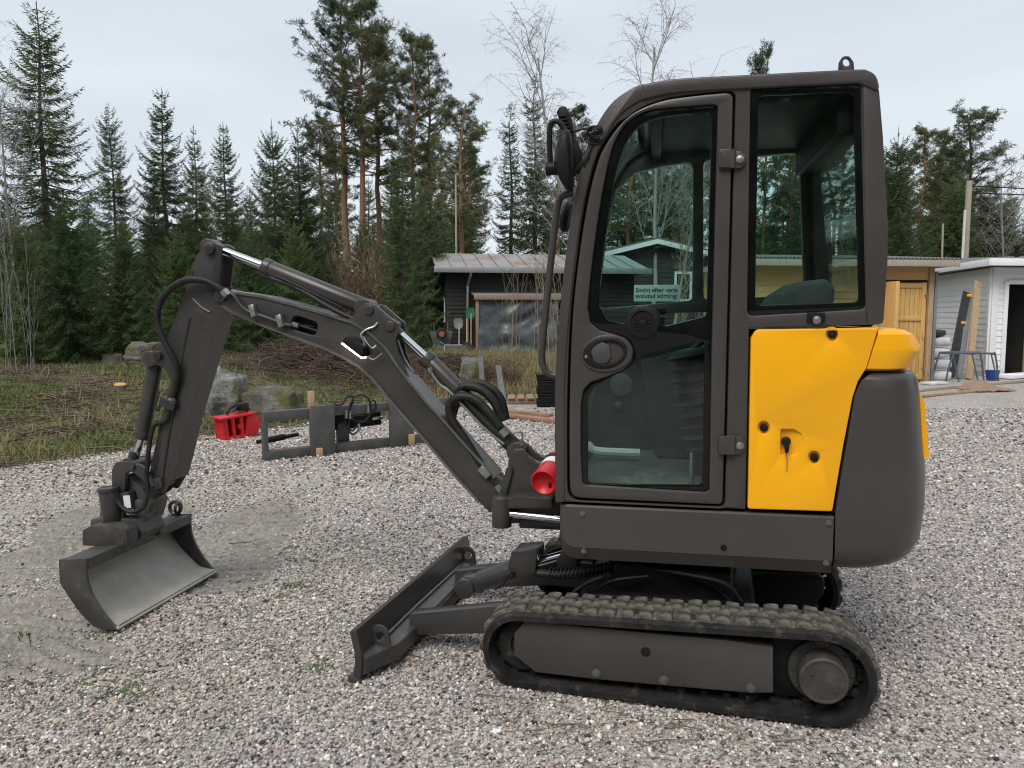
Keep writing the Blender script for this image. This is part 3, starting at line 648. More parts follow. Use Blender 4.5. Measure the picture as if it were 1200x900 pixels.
T = [
 ('spruce_tree', 'sparse', 42, 2, 20, 'tallest ragged spruce at the far left, its top reaching the upper picture edge', 'tree', 1.0),
 ('bare_tree', 'birch_b', 6, 60, 19, 'bare thin leafless tree at the left picture border', 'tree', .7),
 ('young_spruce_tree', 'young', 75, 232, 16.5, 'bright green bushy young spruce under the tallest ragged spruce', 'tree', .95),
 ('young_spruce_tree', 'young', 22, 258, 15.5, 'low light green young spruce behind the pale bare stems', 'tree', .85),
 ('young_spruce_tree', 'young', 140, 262, 17, 'light green young spruce just left of the digger arm', 'tree', 1.0),
 ('spruce_tree', 'sparse', 128, 122, 24, 'slender greyish spruce, second from the left', 'tree', .75),
 ('spruce_tree', 'spruce_b', 189, 104, 23, 'dense pointed dark spruce, tallest of the three over the arm', 'tree', .9),
 ('spruce_tree', 'spruce_a', 226, 150, 25, 'narrow dark spruce in the middle of the three over the arm', 'tree', .7),
 ('spruce_tree', 'spruce_b', 261, 145, 22, 'dark spruce with open tiers, right of the three over the arm', 'tree', .85),
 ('spruce_tree', 'spruce_c', 318, 143, 21, 'broad dark spruce left of the tall pines, left of its two tops', 'tree', .75),
 ('spruce_tree', 'spruce_a', 348, 146, 22, 'broad dark spruce left of the tall pines, right of its two tops', 'tree', .85),
 ('pine_tree', 'pine_a', 400, -8, 36, 'tallest orange trunked pine, leftmost of the pine group', 'tree', 1.0),
 ('pine_tree', 'pine_b', 420, 8, 35, 'tall pine with bare orange trunk in the middle of the pine group', 'tree', 1.0),
 ('pine_tree', 'pine_a', 440, 40, 38, 'tall pine on the right side of the orange trunked group', 'tree', 1.0),
 ('pine_tree', 'pine_b', 483, 44, 37, 'slim pine standing between the tall group and the spreading pine', 'tree', .85),
 ('pine_tree', 'pine_a', 502, 54, 39, 'pine with thin crown right behind the slim pine', 'tree', .8),
 ('pine_tree', 'pine_c', 540, 121, 33, 'spreading round crowned pine above the rusty shed roof', 'tree', 1.05),
 ('spruce_tree', 'spruce_a', 470, 158, 15.5, 'big dense green spruce right behind the bend of the boom', 'tree', .8),
 ('young_spruce_tree', 'young', 205, 268, 19, 'young spruce just left of the top of the digger arm', 'tree', 1.0),
 ('young_spruce_tree', 'young', 290, 275, 19.5, 'young spruce behind the upper ram of the boom', 'tree', .95),
 ('young_spruce_tree', 'young', 345, 262, 20, 'young spruce under the broad dark spruces', 'tree', .9),
 ('spruce_tree', 'spruce_b', 1030, 165, 33, 'tall spruce half hidden behind the back of the cab', 'tree', 1.0),
 ('spruce_tree', 'spruce_b', 1118, 205, 36, 'dense spruce directly behind the utility pole', 'tree', 1.1),
 ('spruce_tree', 'slim', 598, 119, 36, 'slim dark spruce, shorter of two over the shed roof', 'tree', .95),
 ('spruce_tree', 'slim', 627, 86, 38, 'slim dark spruce, taller of two beside the mirror', 'tree', .95),
 ('birch_tree', 'birch_a', 692, 28, 25, 'bare birch with hanging twigs above the mirror', 'tree', 1.0),
 ('birch_tree', 'birch_a', 768, -6, 27, 'bare birch rising behind the front of the cab roof', 'tree', 1.0),
 ('pine_tree', 'pine_c', 900, 62, 40, 'pine whose top just shows over the cab roof', 'tree', .6),
 ('spruce_tree', 'spruce_c', 1052, 152, 29, 'dark dense spruce directly right of the cab', 'tree', .85),
 ('pine_tree', 'pine_b', 1083, 153, 40, 'greyish pine between the dense spruce and the bushy pine', 'tree', .9),
 ('pine_tree', 'pine_b', 1108, 160, 41, 'thin pine behind the utility pole', 'tree', .8),
 ('pine_tree', 'pine_c', 1140, 134, 38, 'bushy broad pine, highest tree at right', 'tree', 1.1),
 ('spruce_tree', 'slim', 1160, 212, 38, 'small spruce right of the utility pole', 'tree', 1.0),
 ('spruce_tree', 'spruce_b', 1178, 236, 37, 'low spruce at the right picture edge', 'tree', 1.1),
 ('bare_tree', 'birch_b', 1193, 190, 36, 'bare twiggy tree at the right picture border', 'tree', 1.0),
 ('spruce_tree', 'spruce_b', 870, 190, 34, 'dark spruce seen through the cab rear glass', 'tree', 1.1),
 ('birch_tree', 'birch_b', 790, 150, 23, 'bare birch seen through the cab door glass', 'tree', 1.0),
 ('pine_tree', 'pine_c', 980, 170, 37, 'pine seen through the back of the cab', 'tree', 1.0),
]
for nm, k, px, py, Y, lab, cat, wd in T: tree(nm, k, px, py, Y, lab, cat, G, wd)
for i, (px, py, Y, lab) in enumerate(((6, 250, 13.4, 'clump of pale bare saplings at the left picture border'), (30, 285, 14.2, 'thin pale bare saplings in front of the young spruces'))): tree('bare_saplings', 'saplings_c', px, py, Y, lab, 'saplings', 'bare saplings', .45)
for px, py, Y, k, lab in ((606, 305, 18.5, 'saplings', 'yellowish bare saplings in front of the tarpaulin'), (632, 290, 17.5, 'saplings_b', 'taller bare saplings beside the cab handrail'), (655, 280, 16.8, 'saplings', 'bare saplings half hidden by the cab front pillar'), (800, 260, 18, 'saplings_b', 'bare saplings seen through the door glass')): tree('bare_saplings', k, px, py, Y, lab, 'saplings', 'bare saplings', .8)
tree('brown_shrub', 'bush', 428, 258, 26, 'brown leafless thicket below the orange pine trunks', 'shrub', None, 1.0)
tree('brown_shrub', 'bush', 590, 405, 15.2, 'low brown dead shrub right of the grey posts', 'shrub', None, 1.6)
# the far wood: too many to count
pts, rots, scl, pk = [], [], [], []
ks = ['spruce_a', 'spruce_b', 'slim', 'pine_a', 'pine_b', 'spruce_c', 'sparse']
def far(x, y, k, s): pts.append((x, y, ter(x, y) - .1 if y > edge_y(x) else 0)); rots.append((0, 0, rnd.uniform(0, 6.28))); scl.append(s); pk.append(k)
for _ in range(150):
    y = rnd.uniform(40, 75); x = rnd.uniform(-.8, .8) * y
    s_ = rnd.uniform(.65, .95) * (y / 50)
    px = 600 + x / y * 900
    if px < 380: s_ *= .86
    if px > 1000: s_ *= .85
    far(x, y, rnd.choice([0, 1, 5, 6]) if px < 380 else rnd.choice([0, 1, 5, 6, 3, 4]), s_)
for _ in range(50):
    y = rnd.uniform(24, 34); x = rnd.uniform(-.74, -.07) * y; far(x, y, rnd.choice([0, 1, 5]), rnd.uniform(.36, .54))
for _ in range(34):
    y = rnd.uniform(36, 46); x = rnd.uniform(.44, .76) * y; far(x, y, rnd.choice([0, 1, 5, 6]), rnd.uniform(.5, .8))
for _ in range(330):                        # the wood goes on behind the camera
    a_ = rnd.uniform(0, 6.28); d_ = rnd.uniform(24, 52); x, y = d_ * math.sin(a_), d_ * math.cos(a_)
    if y > 0: continue
    far(x, y, rnd.choice([0, 1, 3, 4, 5]), rnd.uniform(.8, 1.2))
for _ in range(240):                       # and goes on to both sides
    sg_ = rnd.choice([-1, 1]); y = rnd.uniform(2, 70); x = sg_ * rnd.uniform(.82 * y + 6, .82 * y + 45)
    if sg_ > 0 and y < 34: continue
    if sg_ < 0 and y < edge_y(x) + 3: continue
    far(x, y, rnd.choice([0, 1, 5, 3, 6]), rnd.uniform(.7, 1.2))
for _ in range(150):                       # a tall stand right behind the photographer
    far(rnd.uniform(-17, 9), rnd.uniform(-38, -21), rnd.choice([0, 1, 3, 5, 0]), rnd.uniform(.8, 1.2))
scatter('far_wood', 'dark mass of conifers closing off the view behind the yard', pts, rots, scl, pk, None, [TK[k]['both'] for k in ks])
# rocks, stumps
def boulder(name, px, py, Y, w_, d_, h_, seed, mat, label, sink=.25):
    p = at(px, py, Y); x, y = p.x, Y; z = ter(x, y) if y > edge_y(x) else 0
    t = bmesh.new(); bmesh.ops.create_icosphere(t, subdivisions=4, radius=1)
    for v in t.verts:
        q = v.co.normalized(); c = V((round(q.x * 1.4) / 1.4, round(q.y * 1.4) / 1.4, round(q.z * 1.3) / 1.3))
        q = q.lerp(c, .45) * (1 + .25 * NZ.noise(q * 1.6 + V((seed, 0, 0))) + .07 * NZ.noise(q * 5 + V((seed, 2, 0))) + .045 * NZ.noise(q * 13 + V((0, seed, 0))))
        v.co = V((x + q.x * w_ / 2, y + q.y * d_ / 2, z + (q.z * .5 + .5 - sink) * h_ / (1 - sink)))
    for f in t.faces: f.smooth = True
    me = bpy.data.meshes.new(name); t.to_mesh(me); t.free(); return tag(put(name, me, mat), label, 'rock')
boulder('boulder', 258, 455, 10.9, .72, .7, .66, 1, M['rock'], 'pale grey lichen covered boulder right of the digger arm')
boulder('boulder', 318, 478, 10.9, .95, .8, .50, 5, M['rock_moss'], 'low moss topped boulder behind the grey fork frame')
boulder('boulder', 552, 440, 14.6, .5, .5, .52, 8, M['rock_moss'], 'dark standing boulder left of the grey posts')
boulder('boulder', 171, 412, 16.0, .9, .7, .5, 12, M['rock_moss'], 'mossy boulder at the wood edge behind the arm')
def stump(px, py, Y, r_, h_, label, fresh=True):
    p = at(px, py, Y); z = ter(p.x, Y); b_ = B(); pr_ = [(-.08, r_ * 1.35), (h_ * .35, r_ * 1.08), (h_, r_)]
    b_.lathe((p.x, Y, z), (p.x, Y, z + 1), pr_, 14); e = empty('tree_stump', (p.x, Y, z), label, 'stump', 'fresh stumps'); b_.obj('bark', M['bark'], e)
    c = B(); c.cyl((p.x, Y, z + h_), (p.x + .002, Y - .004, z + h_ + .02), r_ * .99, r_ * .96, 14); c.obj('cut_face', M['cut_wood'] if fresh else M['stick'], e)
stump(141, 459, 11.8, .09, .07, 'fresh orange cut stump on the grassy bank left of the arm')
stump(343, 424, 15.5, .14, .10, 'orange cut stump above the brush pile')
stump(132, 421, 16.5, .2, .15, 'dark stump at the wood edge behind the arm', False)
stump(557, 475, 12.3, .12, .06, 'pale cut stump by the grey posts')
# ------------------------------------------------------------------ the mini excavator
C0 = V((.74, 3.475, 0)); UF = frame(10.5, C0); DF = frame(15.5, C0)
EXC = empty('mini_excavator', C0, 'dark grey and yellow mini excavator on rubber tracks, boom stretched out to the left', 'excavator')
def U(lat, pts): return pr(UF, lat, pts)
def D(lat, pts): return pr(DF, lat, pts)
def U3(lat, px, py): s, z = P(UF, lat, px, py); return V((s, lat, z))
def D3(lat, px, py): s, z = P(DF, lat, px, py); return V((s, lat, z))
def RU(lat, pts, r): return U(lat, rpoly(pts, r))
def RD(lat, pts, r): return D(lat, rpoly(pts, r))
def inflate(pts, d):
    cx = sum(p[0] for p in pts) / len(pts); cy = sum(p[1] for p in pts) / len(pts); o = []
    for x, y in pts: o.append((x + (d if x > cx else -d), y + (d if y > cy else -d)))
    return o
def bolt(fr, lat, px, py, r, mat, parent, h=.008):
    s, z = P(fr, lat, px, py); b = B(fr); b.cyl((s, lat - .004, z), (s, lat + h * .5, z), r * 1.5, n=14, bev=.001); b.cyl((s, lat, z), (s, lat + h, z), r, n=6, bev=.001); return b.obj('bolt', mat, parent)
def ribbon(b, path, l0, l1, th):           # flat bar of thickness th following a (s,z) path
    up = []; dn = []
    for i, p in enumerate(path):
        a, c = V(path[max(i - 1, 0)]), V(path[min(i + 1, len(path) - 1)]); d = (c - a).normalized(); n = V((-d.y, d.x)) * th / 2
        up.append(V(p) + n); dn.append(V(p) - n)
    secs = [[(u.x, l0, u.y), (u.x, l1, u.y), (d.x, l1, d.y), (d.x, l0, d.y)] for u, d in zip(up, dn)]
    b.sweep(secs)
# --- cab side frames
side = curve2([(654, 588), (654, 440), (664, 320), (677, 230), (690, 180), (704, 150), (722, 128), (746, 112), (780, 104), (840, 100), (900, 97), (1012, 91)]) + [(1014, 150), (1018, 381), (878, 384), (874, 597)]
side_r = 0
door_o = [(681, 583.5), (674, 582), (670, 578.5), (668, 572)] + curve2([(667.5, 560), (667.5, 470), (672, 360), (685, 258), (699, 195), (714, 163), (739, 135), (774, 119), (815, 112.5), (851, 109)]) + [(856, 110), (859, 114), (847, 586), (845, 590), (841, 591)]
door_r = 0
opening = curve2([(690, 345), (693, 317), (699, 270), (706, 226), (715, 182), (724, 159), (738, 141), (762, 129), (800, 125), (835, 122.5)]) + [(841, 124), (834, 400), (831, 577), (683, 568), (681, 535), (681, 473), (684, 457), (692, 448), (712, 441), (730, 434), (740, 423), (742, 409), (733, 396), (718, 391), (703, 387), (692, 378), (689, 362)]
rearw = [(880, 102), (1008, 97), (1014, 362), (876, 370)]
b = B(UF); b.plate(RU(.5, side, side_r), [RU(.5, inflate(door_o, 2.6), door_r), RU(.5, rearw, 7)], .452, .5, .008)
cab = b.obj('cab_side', M['paint'], EXC)
far_a = [(700, 362), (712, 270), (722, 224), (745, 203), (775, 196), (812, 190), (812, 352)]
far_b = [(824, 189), (936, 180), (942, 345), (824, 352)]
far_c = [(700, 369), (829, 366), (829, 382), (702, 386)]
so = RU(.5, side, side_r)
b = B(UF); b.plate(so, [RU(-.48, far_a, 8), RU(-.48, far_b, 8), RU(-.48, far_c, 3)], -.5, -.452, .006)
cabf = b.obj('cab_side', M['paint'], EXC)
b = B(UF); b.prism(U(-.46, [(676, 575), (700, 445), (712, 388), (832, 384), (838, 585)]), -.449, -.44); b.obj('side_panel', M['interior'], EXC)
b = B(UF); b.plate(RU(.5, inflate(door_o, 3.5), door_r), [RU(.5, opening, 6)], .435, .449, 0); b.obj('door_jamb', M['black'], EXC)
# roof and front band, wrapped right across
bo1 = curve2([(651, 588), (651, 440), (661, 318), (674, 228), (687, 176), (701, 144), (720, 118), (746, 101), (757, 98.5)]); bo2 = curve2([(752, 99.5), (790, 93), (850, 89.5), (900, 87), (1000, 82), (1017, 83.5), (1026, 90), (1030, 102)])
bi1 = curve2([(1006, 98), (900, 103), (845, 106), (788, 110), (752, 117.5)]); bi2 = curve2([(757, 116.5), (750, 118), (727, 134), (711, 158), (698, 184), (685, 233), (672, 320), (662, 440), (662, 588)])
b = B(UF); b.prism(U(.5, bo2 + [(1028, 108)] + bi1), .512, -.512, .018, 3); roof = b.obj('roof', M['paint'], EXC)
for l0, l1 in ((.507, .43), (-.43, -.507)):
    b = B(UF); b.prism(U(.5, bo1 + bi2), l0, l1, .012); b.obj('front_pillar', M['paint'], EXC)
rp = [(1011, 93), (1024, 95), (1030, 106), (1034.5, 160), (1040, 260), (1040, 305), (1035, 379), (1017, 381), (1015, 358)]
for l0, l1 in ((.504, .40), (-.40, -.504)):
    b = B(UF); b.prism(RU(.5, rp, [2, 6, 10, 40, 40, 40, 5, 2, 2]), l0, l1, .02, 3); b.obj('rear_pillar', M['paint'], EXC)
s0, z0 = P(UF, .5, 1028, 379); s1, z1 = P(UF, .5, 1022, 105)
b = B(UF); b.box(((s0 + .012), 0, z0 + .02), (.05, .82, .07), bev=.01); b.obj('rear_sill', M['paint'], EXC); b = B(UF); b.box((s1 + .03, 0, z1 - .03), (.05, .82, .08), bev=.01); b.obj('rear_header', M['paint'], EXC)
b = B(UF); b.prism([(s0 + .012, z0 + .05), (s0 + .017, z0 + .05), (s1 + .035, z1 - .06), (s1 + .03, z1 - .06)], -.4, .4); b.obj('rear_glass', M['glass'], EXC)
# front glass
fl = U(.5, curve2([(660, 586), (659, 440), (668, 320), (682, 230), (695, 180), (709, 150), (726, 128), (748, 112), (760, 109)]))
b = B(UF); ribbon(b, fl, -.43, .43, .005); b.obj('front_glass', M['glass'], EXC)
b = B(UF); b.prism(U(.5, [(656, 588), (656, 560), (672, 560), (672, 588)]), -.43, .43); b.obj('front_sill', M['paint'], EXC)
b = B(UF); hz_ = P(UF, .45, 800, 130)[1]; b.box((-.245, 0, hz_ + .05), (.72, .86, .06), bev=.01); b.box((.10, 0, hz_ + .03), (.05, .86, .08), bev=.01); b.prism([(.19, hz_ + .1), (-.66, hz_ + .1), (-.66, hz_ + .085), (.19, hz_ + .085)], -.44, .44); b.box((-.62, 0, hz_ - .03), (.12, .86, .16), bev=.02); b.obj('headliner', M['black'], EXC)
# door
b = B(UF); b.plate(RU(.5, door_o, door_r), [RU(.5, opening, 6)], .462, .507, .008); door = b.obj('door', M['paint'], EXC)
up = curve2([(702, 358), (706, 305), (717, 228), (726, 187), (738, 161), (756, 144), (785, 136), (828, 132)]) + [(834, 136), (828, 370), (776, 383), (772, 366), (762, 358), (746, 358), (737, 366), (734, 380), (712, 375)]
lo = [(698, 452), (720, 440), (742, 427), (757, 415), (826, 398), (823, 568), (689, 567), (689, 465)]
b = B(UF); b.plate(U(.49, rpoly(inflate(opening, 1.0), 6)), [RU(.49, up, 6), RU(.49, lo, 6)], .476, .492, .003); b.obj('black_border', M['seal'], door)
b = B(UF); b.prism(U(.484, opening), .482, .487); b.obj('glass', M['glass'], door)
cx, cz = P(UF, .5, 753, 378)
b = B(UF); 
b.lathe((cx, .488, cz), (cx, .6, cz), [(0, .066), (.010, .066), (.013, .062), (.013, .046), (.008, .043), (.008, .001)], 32)
for k in range(12):
    a_ = k * math.pi / 6; b.box((cx + .026 * math.cos(a_), .4975, cz + .026 * math.sin(a_)), (.022, .005, .005), Mx.Rotation(-a_, 3, 'Y'))
b.lathe((cx, .49, cz), (cx, .6, cz), [(0, .012), (.011, .012), (.012, .009)], 16); b.obj('round_vent', M['black'], door)
def ell(cx, cy, rx, ry, n=28, tilt=0): return [(cx + rx * math.cos(t) * math.cos(tilt) - ry * math.sin(t) * math.sin(tilt), cy + rx * math.cos(t) * math.sin(tilt) + ry * math.sin(t) * math.cos(tilt)) for t in [2 * math.pi * k / n for k in range(n)]]
b = B(UF); b.plate(U(.507, ell(711, 414, 31, 22, 32, -.12)), [U(.507, ell(711, 413, 24, 16, 28, -.15))], .500, .514, .005); b.obj('handle_surround', M['paint'], door)
b = B(UF); b.prism(U(.505, ell(711, 413, 25, 17, 28, -.15)), .495, .503); b.plate(U(.507, ell(709, 414, 26, 18, 28, -.15)), [U(.507, ell(712, 413, 19, 13, 24, -.15))], .504, .518, .004); b.obj('handle_recess', M['black'], door)
b = B(UF); b.prism(RU(.51, [(691, 409), (706, 400), (715, 405), (716, 418), (711, 426), (697, 426)], 4), .506, .517, .004); b.obj('handle', M['grey_plastic'], door)
bolt(UF, .514, 687, 418, .006, M['steel'], door)
for y0 in (186, 521):
    b = B(UF); b.prism(RU(.51, [(842, y0 - 10), (857, y0 - 11), (857, y0 + 11), (842, y0 + 11)], 2), .506, .526, .004); b.cyl(U3(.516, 859, y0 - 11), U3(.516, 858, y0 + 11), .011, n=12); b.prism(RU(.51, [(860, y0 - 9), (868, y0 - 9), (874, y0 - 3), (874, y0 + 5), (868, y0 + 11), (860, y0 + 11)], 2), .498, .514, .003); b.obj('hinge', M['paint'], door)
    bolt(UF, .514, 867, y0 + 1, .010, M['steel'], door, .012)
# rear side window
b = B(UF); b.plate(RU(.496, inflate(rearw, 1.5), 7), [RU(.496, [(889, 112), (1000, 108), (1007, 354), (885, 358)], 8)], .478, .496, .003); b.obj('black_border', M['seal'], cab)
b = B(UF); b.prism(U(.485, rearw), .482, .487); b.obj('side_glass', M['glass'], cab)
b = B(UF); b.prism(U(-.475, far_a), -.478, -.474); b.prism(U(-.475, far_b), -.478, -.474); b.prism(U(-.475, far_c), -.478, -.474); b.obj('side_glass', M['glass'], cabf)
b = B(UF); b.prism(RU(.5, [(946, 366), (966, 366), (967, 377), (945, 378)], 2), .498, .512, .003); b.obj('latch', M['black'], cab); bolt(UF, .512, 957, 375, .010, M['steel'], cab, .012)
# sticker with writing on the far window
p0 = U3(-.462, 770, 343); rot = Mx((( -1, 0, 0), (0, 0, 1), (0, 1, 0))).transposed()
b = B(UF); a0, c0 = P(UF, -.465, 743, 334), P(UF, -.465, 796, 353); b.prism([(a0[0], a0[1]), (c0[0], a0[1]), (c0[0], c0[1]), (a0[0], c0[1])], -.467, -.464); stk = b.obj('sticker', M['film'], EXC)
M['ink'] = pbr('dark_ink', (.03, .035, .035), .6)
def text(body, fr, pos, size, mat, parent, name='lettering', space=1.0, bold=.006):
    cu = bpy.data.curves.new('tmp', 'FONT'); cu.body = body; cu.size = size; cu.align_x = 'CENTER'; cu.align_y = 'CENTER'; cu.space_line = .95; cu.extrude = .0006; cu.offset = bold * size
    ob = bpy.data.objects.new('tmp', cu); me = bpy.data.meshes.new_from_object(ob); bpy.data.objects.remove(ob); bpy.data.curves.remove(cu)
    m = Mx.Identity(4); 
    for i, cvec in enumerate((V((-1, 0, 0)), V((0, 0, 1)), V((0, 1, 0)), V(pos))):
        for j in range(3): m[j][i] = cvec[j]
    me.transform(fr @ m); return put(name, me, mat, parent)
text('Sm\u00f6rj efter varje\navslutad k\u00f6rning!', UF, ((a0[0] + c0[0]) / 2, -.4628, (a0[1] + c0[1]) / 2), .031, M['ink'], stk, bold=.012)
# interior
b = B(UF); fz = P(UF, .45, 760, 575)[1]; b.box((.1, 0, fz), (.68, .86, .03), bev=.004); b.obj('cab_floor', M['interior_light'], EXC)
b = B(UF); b.prism(RU(0, [(893, 364), (905, 346), (928, 332), (957, 329), (968, 338), (966, 356), (955, 520), (895, 520)], 9), -.22, .2, .04, 3); b.obj('seat_back', M['seat'], EXC)
b = B(UF); b.box((-.28, 0, 1.02), (.46, .44, .12), bev=.04, seg=3); b.obj('seat_cushion', M['seat'], EXC)
b = B(UF); b.box((-.3, 0, .86), (.44, .4, .2), bev=.01); b.obj('seat_base', M['interior'], EXC)
b = B(UF); b.prism(RU(-.2, [(750, 424), (800, 412), (860, 405), (862, 540), (768, 534)], 3), -.44, -.18, .008); b.obj('side_console', M['interior'], EXC)
p1, p2 = U3(.3, 836, 528), U3(.3, 812, 408); L_ = (p2 - p1).length
b = B(UF); b.lathe(p1, p2, [(L_ * k / 18, (.125 if k % 2 else .088) * (1 - .25 * abs(k / 18 - .55))) for k in range(19)], 20); b.obj('rubber_boot', M['black'], EXC)
b = B(UF); b.tube(catmull([U3(.3, 812, 410), U3(.3, 826, 396), U3(.3, 845, 378)]), .014); b.obj('boot_lever', M['black'], EXC); b = B(UF); b.tube([U3(.1, 775, 410), U3(.1, 775, 372)], .014); b.box(U3(.1, 773, 364), (.055, .04, .035), bev=.012); b.obj('control_lever', M['black'], EXC)
b = B(UF); b.tube(catmull([U3(-.1, 688, 520), U3(-.1, 698, 528), U3(-.1, 725, 530), U3(-.1, 750, 531)]), .02, 8); b.obj('pale_pipe', M['white'], EXC)
b = B(UF); b.cyl(U3(-.44, 728, 451), U3(-.42, 728, 451), .06, n=24, bev=.006); b.cyl(U3(-.44, 725, 475), U3(-.42, 725, 475), .02, n=14, bev=.004); b.obj('panel_knob', M['grey_plastic'], EXC)
b = B(UF); b.box(U3(.0, 712, 552), (.16, .3, .03), bev=.008); b.obj('pedal', M['black'], EXC)
b = B(UF); b.tube([U3(.36, 810, 566), U3(.36, 811, 530)], .01); b.obj('stay', M['steel'], EXC)
# --- lower skirt, panels
b = B(UF); zt_ = P(UF, .5, 800, 597.5)[1]; zb_ = P(UF, .5, 800, 648)[1]; zo_ = P(UF, .5, 800, 664)[1]; sf_, sr_ = P(UF, .5, 656, 620)[0], P(UF, .5, 976, 640)[0]; secs = []
for s_, up_, inn in ((sf_, .075, .012), (sf_ - .006, .05, .006), (sf_ - .02, .022, 0), (sf_ - .04, .006, 0), (sf_ - .06, 0, 0), (sr_ + .06, 0, 0), (sr_, 0, 0)):
    secs.append([(s_, .40, zt_), (s_, .492 - inn, zt_), (s_, .50 - inn, zt_ - .008), (s_, .50 - inn, zb_ + up_), (s_, .494 - inn, zb_ + up_ * .9 - .012), (s_, .474, zo_ + up_ * .8), (s_, .40, zo_ + up_ * .8)])
b.sweep(secs); skirt = b.obj('side_skirt', M['paint'], EXC, sharp=25)
for px, py in ((683, 602), (684, 646), (971, 613), (968, 660)): bolt(UF, .5, px, py, .008, M['edge'], skirt)
b = B(UF); s_, z_ = P(UF, .5, 848, 642); b.cyl((s_, .49, z_), (s_, .5015, z_), .013, n=18); b.obj('dark_hole_disc', M['black'], skirt)  # raised black disc stands in for the dark inside of a hole
yel = [(880, 396), (886, 386), (1029, 384), (1015, 431), (1005, 447), (999, 465), (988, 522), (975, 599), (876, 596)]
b = B(UF); b.plate(RU(.5, yel, [0, 8, 2, 10, 14, 20, 30, 3, 3]), [U(.506, rpoly([(915, 503), (930, 503), (940, 509), (941, 522), (934, 532), (926, 534), (915, 533)], [2, 8, 8, 8, 8, 6, 2]))] + [U(.506, ell(px, py, 7, 7.4, 20)) for px, py in ((975, 392.5), (895, 501), (954, 536))], .466, .507, .005); yp = b.obj('engine_panel', M['yellow'], EXC)
for px, py in ((975, 392), (895, 501), (954, 536)):
    s_, z_ = P(UF, .506, px, py); b = B(UF); b.lathe((s_, .47, z_), (s_, .6, z_), [(0, .03), (.022, .03), (.022, .001)], 24); b.obj('bolt_recess', M['yellow'], yp); bolt(UF, .494, px, py, .0105, M['black'], yp, .014)
b = B(UF); b.sheet([[V((*(lambda q: (q[0], l_, q[1]))(P(UF, .506, x_, y_)),)) for x_, l_ in ((913, .488), (922, .487), (932, .492), (943, .506))] for y_ in (501, 512, 524, 536)]); b.obj('latch_recess', M['yellow'], yp)
b = B(UF); b.cyl(U3(.487, 921, 517), U3(.512, 921, 517), .018, n=18, bev=.003); b.prism(RU(.52, [(918, 514), (925, 514), (924, 531), (920, 531)], 2), .514, .526, .003); b.obj('t_handle', M['black'], yp)
b = B(UF); b.tube([U3(.518, 921, 530), U3(.514, 922.5, 541), U3(.51, 922, 552)], .0018, 5); b.obj('key_tag', M['dry_grass'], yp)
def rsec(z, s0, srear, hw, ex=.62, n=28):
    o = []
    for k in range(n + 1):
        t = math.pi * k / n; c, s = math.cos(t), math.sin(t); o.append((s0 - (s0 - srear) * abs(s) ** ex, hw * math.copysign(abs(c) ** ex, c), z))
    return o
def zs(px, py): return P(UF, .5, px, py)
b = B(UF); secs = []
for y, x0, sr, hw in ((435, 1015, -.88, .47), (432, 1016, -.905, .496), (412, 1022, -.948, .505), (408, 1023, -.946, .505), (392, 1029, -.905, .502), (387, 1030, -.87, .492), (385, 1031, -.83, .465)):
    s_, z_ = zs(x0, y); secs.append(rsec(z_, s_, sr, hw))
b.sweep(secs); b.obj('rear_hood', M['yellow'], EXC, sharp=22)
b = B(UF); secs = []
for y, x0, sr, hw in ((436, 1030, -.86, .44), (439, 1022, -.925, .482), (446, 1010, -.945, .497), (462, 1002, -.957, .502), (520, 992, -.98, .504), (560, 985, -1.0, .504), (600, 979, -1.005, .503), (640, 979, -.992, .498), (655, 979, -.965, .487), (664, 979, -.935, .47), (670, 980, -.88, .44)):
    s_, z_ = zs(x0, y); secs.append(rsec(z_, s_, sr, hw, .66))
b.sweep(secs); cw = b.obj('counterweight', M['paint'], EXC, sharp=60)
b = B(UF); q = [(1070, 468), (1076, 490), (1082, 545)]
g_ = []
for y, sr in ((468, -.968), (480, -.985), (512, -.998), (545, -1.012)):
    z_ = zs(1075, y)[1]; sec = rsec(z_, -.60, sr, .508, .66, 40); g_.append(sec[13:28])
b2 = []
for row in g_: b2.append([V(p) for p in row])
inner = [[p + V((.03, 0, 0)) for p in row] for row in b2]
b.sweep([r1 + r2[::-1] for r1, r2 in zip(b2, inner)]); b.obj('rear_grille', M['yellow'], EXC, sharp=50)
b = B(UF); b.box((-.05, -.03, .63), (1.05, .86, .2), bev=.01); b.box((-.50, 0, 1.04), (.58, .9, .82), bev=.005); b.box((-.25, 0, .98), (.28, .84, .5), bev=.02); b.obj('engine_bay', M['black'], EXC)
b = B(UF); b.prism(RU(-.25, [(790, 660), (960, 662), (958, 685), (945, 702), (930, 706), (840, 700), (800, 690)], 12), -.45, -.1, .02); b.obj('belly_guard', M['black'], EXC)
b = B(UF); b.plate(U(.1, rpoly([(982, 86), (983, 73), (987, 66), (995, 66), (1000, 73), (1001, 86)], [0, 4, 6, 6, 4, 0])), [U(.1, ell(991.5, 73.5, 4.2, 4.6, 14))], .09, .108, .003); b.obj('lifting_eye', M['paint'], EXC)
